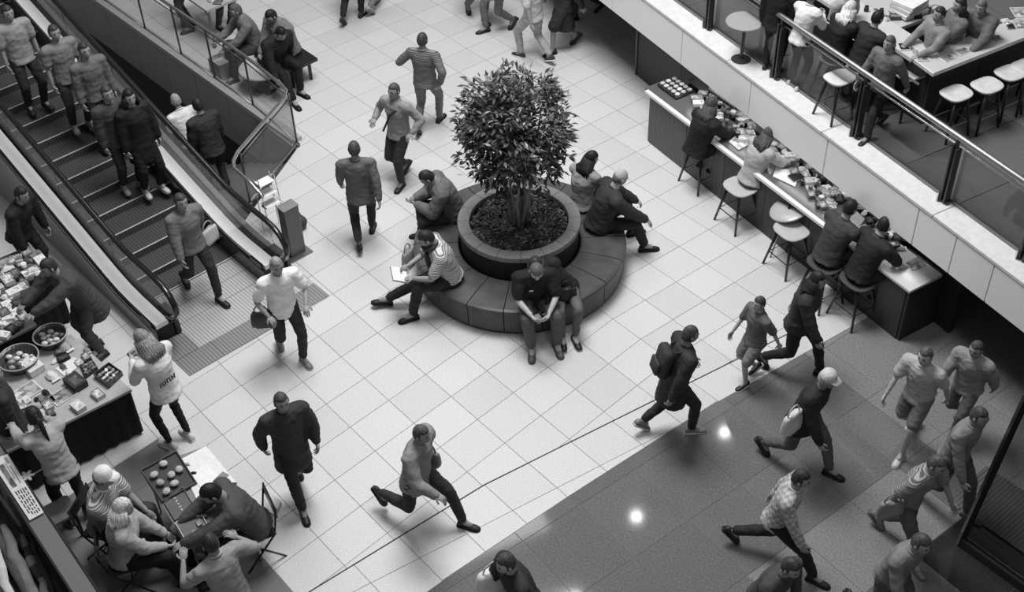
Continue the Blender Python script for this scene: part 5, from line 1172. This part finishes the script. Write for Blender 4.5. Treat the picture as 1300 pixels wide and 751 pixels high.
phone(p, 'dark camera held by the blonde woman in white sweatshirt', size=(.11, .07, .05), name='camera', cat='camera')
t = thing('lettering', 'dark slanted lettering printed across the back of the white sweatshirt', 'print', p['chest']-p['y']*.158-p['u']*.13); t.rotation_euler = Matrix((p['x'], p['u'], -p['y'])).transposed().to_euler()
rq = random.Random(2)
for i in range(7):
    MB().box((-.13+.034*i, -.05, 0), (.009, .055, .016)).build('letter_stroke', mat(.05), t); MB().box((-.122+.034*i, -.05+(.022, -.023, 0)[i % 3], 0), (.02, .009, .016)).build('letter_stroke', mat(.05), t)
person(128, 446, 225, 'person in long dark clothes leaning over the farthest stall table', pose='stand', top=('coat', .06), legs=('trousers', .06), hair=('short', .03), lean=22, arms='reach', shoes=.05, s=1.05)
g = G(-6, 488, 1.45); person(0, 0, 30, 'person in dark clothes cut off by the left edge behind the big stall table', at=Vector((g.x, g.y, 0)), pose='stand', top=('jacket', .03), legs=('trousers', .03))
g = G(14, 262, 1.3); person(0, 0, -20, 'person in black clothes behind the farthest stall table', at=Vector((g.x, g.y, 0)), pose='stand', top=('jacket', .015), legs=('trousers', .02), lean=20)
g = G(74, 645, .45); t = thing('stool', 'grey upholstered stool beside the ponytailed woman', 'stool', (g.x, g.y, 0), R(-52)); MB().box((0, 0, .40), (.32, .32, .10), bev=.03).build('seat', mat(.22), t, smooth=False)
for sx in (-1, 1):
    for sy in (-1, 1): MB().box((sx*.12, sy*.12, .175), (.03, .03, .35)).build('leg', mat(.03), t)
# things beside the barrier
st = ST(.27, 2.05); t = thing('stand', 'tall grey box stand with spreading foot at the end of the glass barrier', 'stand', (st.x, st.y, 0), R(41)); MB().box((0, 0, .42), (.24, .17, .80), bev=.008).build('stand_body', mat(.12, 'gloss'), t); MB().box((0, -.02, .01), (.36, .30, .02), bev=.004).build('foot_plate', mat(.25, 'brushed'), t); MB().box((0, 0, .825), (.25, .18, .012)).build('top_plate', mat(.4, 'brushed'), t)
st = ST(.85, 2.12); t = thing('leaflet_rack', 'wire rack of white leaflets behind the grey box stand', 'rack', (st.x, st.y, 0), R(41))
for sx in (-1, 1): MB().tube([(sx*.13, -.08, 0), (sx*.13, .0, .95), (sx*.13, .12, .95), (sx*.13, .12, 0)], .008, 6).build('wire_frame', mat(.6, 'metal'), t)
for i in range(3): MB().box((0, .03*i, .50+.17*i), (.26, .10, .02), bev=.003).build('shelf', mat(.1, 'gloss'), t); item('sheet', Vector((0, 0, 0)), 0, .8, ('lowest', 'middle', 'top')[i]+' white leaflet in the wire rack', sz=.8, group='leaflets in the wire rack').matrix_world = t.matrix_world @ Matrix.Identity(4); o = bpy.context.scene.collection.objects[-1]; o.location = Vector((st.x, st.y, 0))+Matrix.Rotation(R(41), 3, 'Z') @ Vector((0, .03*i, .515+.17*i)); o.rotation_euler = (0, 0, R(41+90))
g = G(380, 290, 0); t = thing('bag', 'dark crumpled bag standing right of the grey box stand', 'bag', (g.x, g.y, 0), .3); MB().blob((0, 0, .11), (.13, .10, .12), None, 12, 8).build('bag_body', mat(.06), t, smooth=True); MB().tube([(-.06, 0, .2), (-.03, 0, .28), (.04, 0, .28), (.06, 0, .2)], .008, 6).build('handle', mat(.04), t)
g = G(327, 640, 0); quad_thing('paper_bag', 'flat white paper bag on the floor behind the folding chair', 'bag', ((336, 622), (358, 640), (350, 656), (330, 650)), .0, .06, mat(.6, 'paper'))
finish_people()
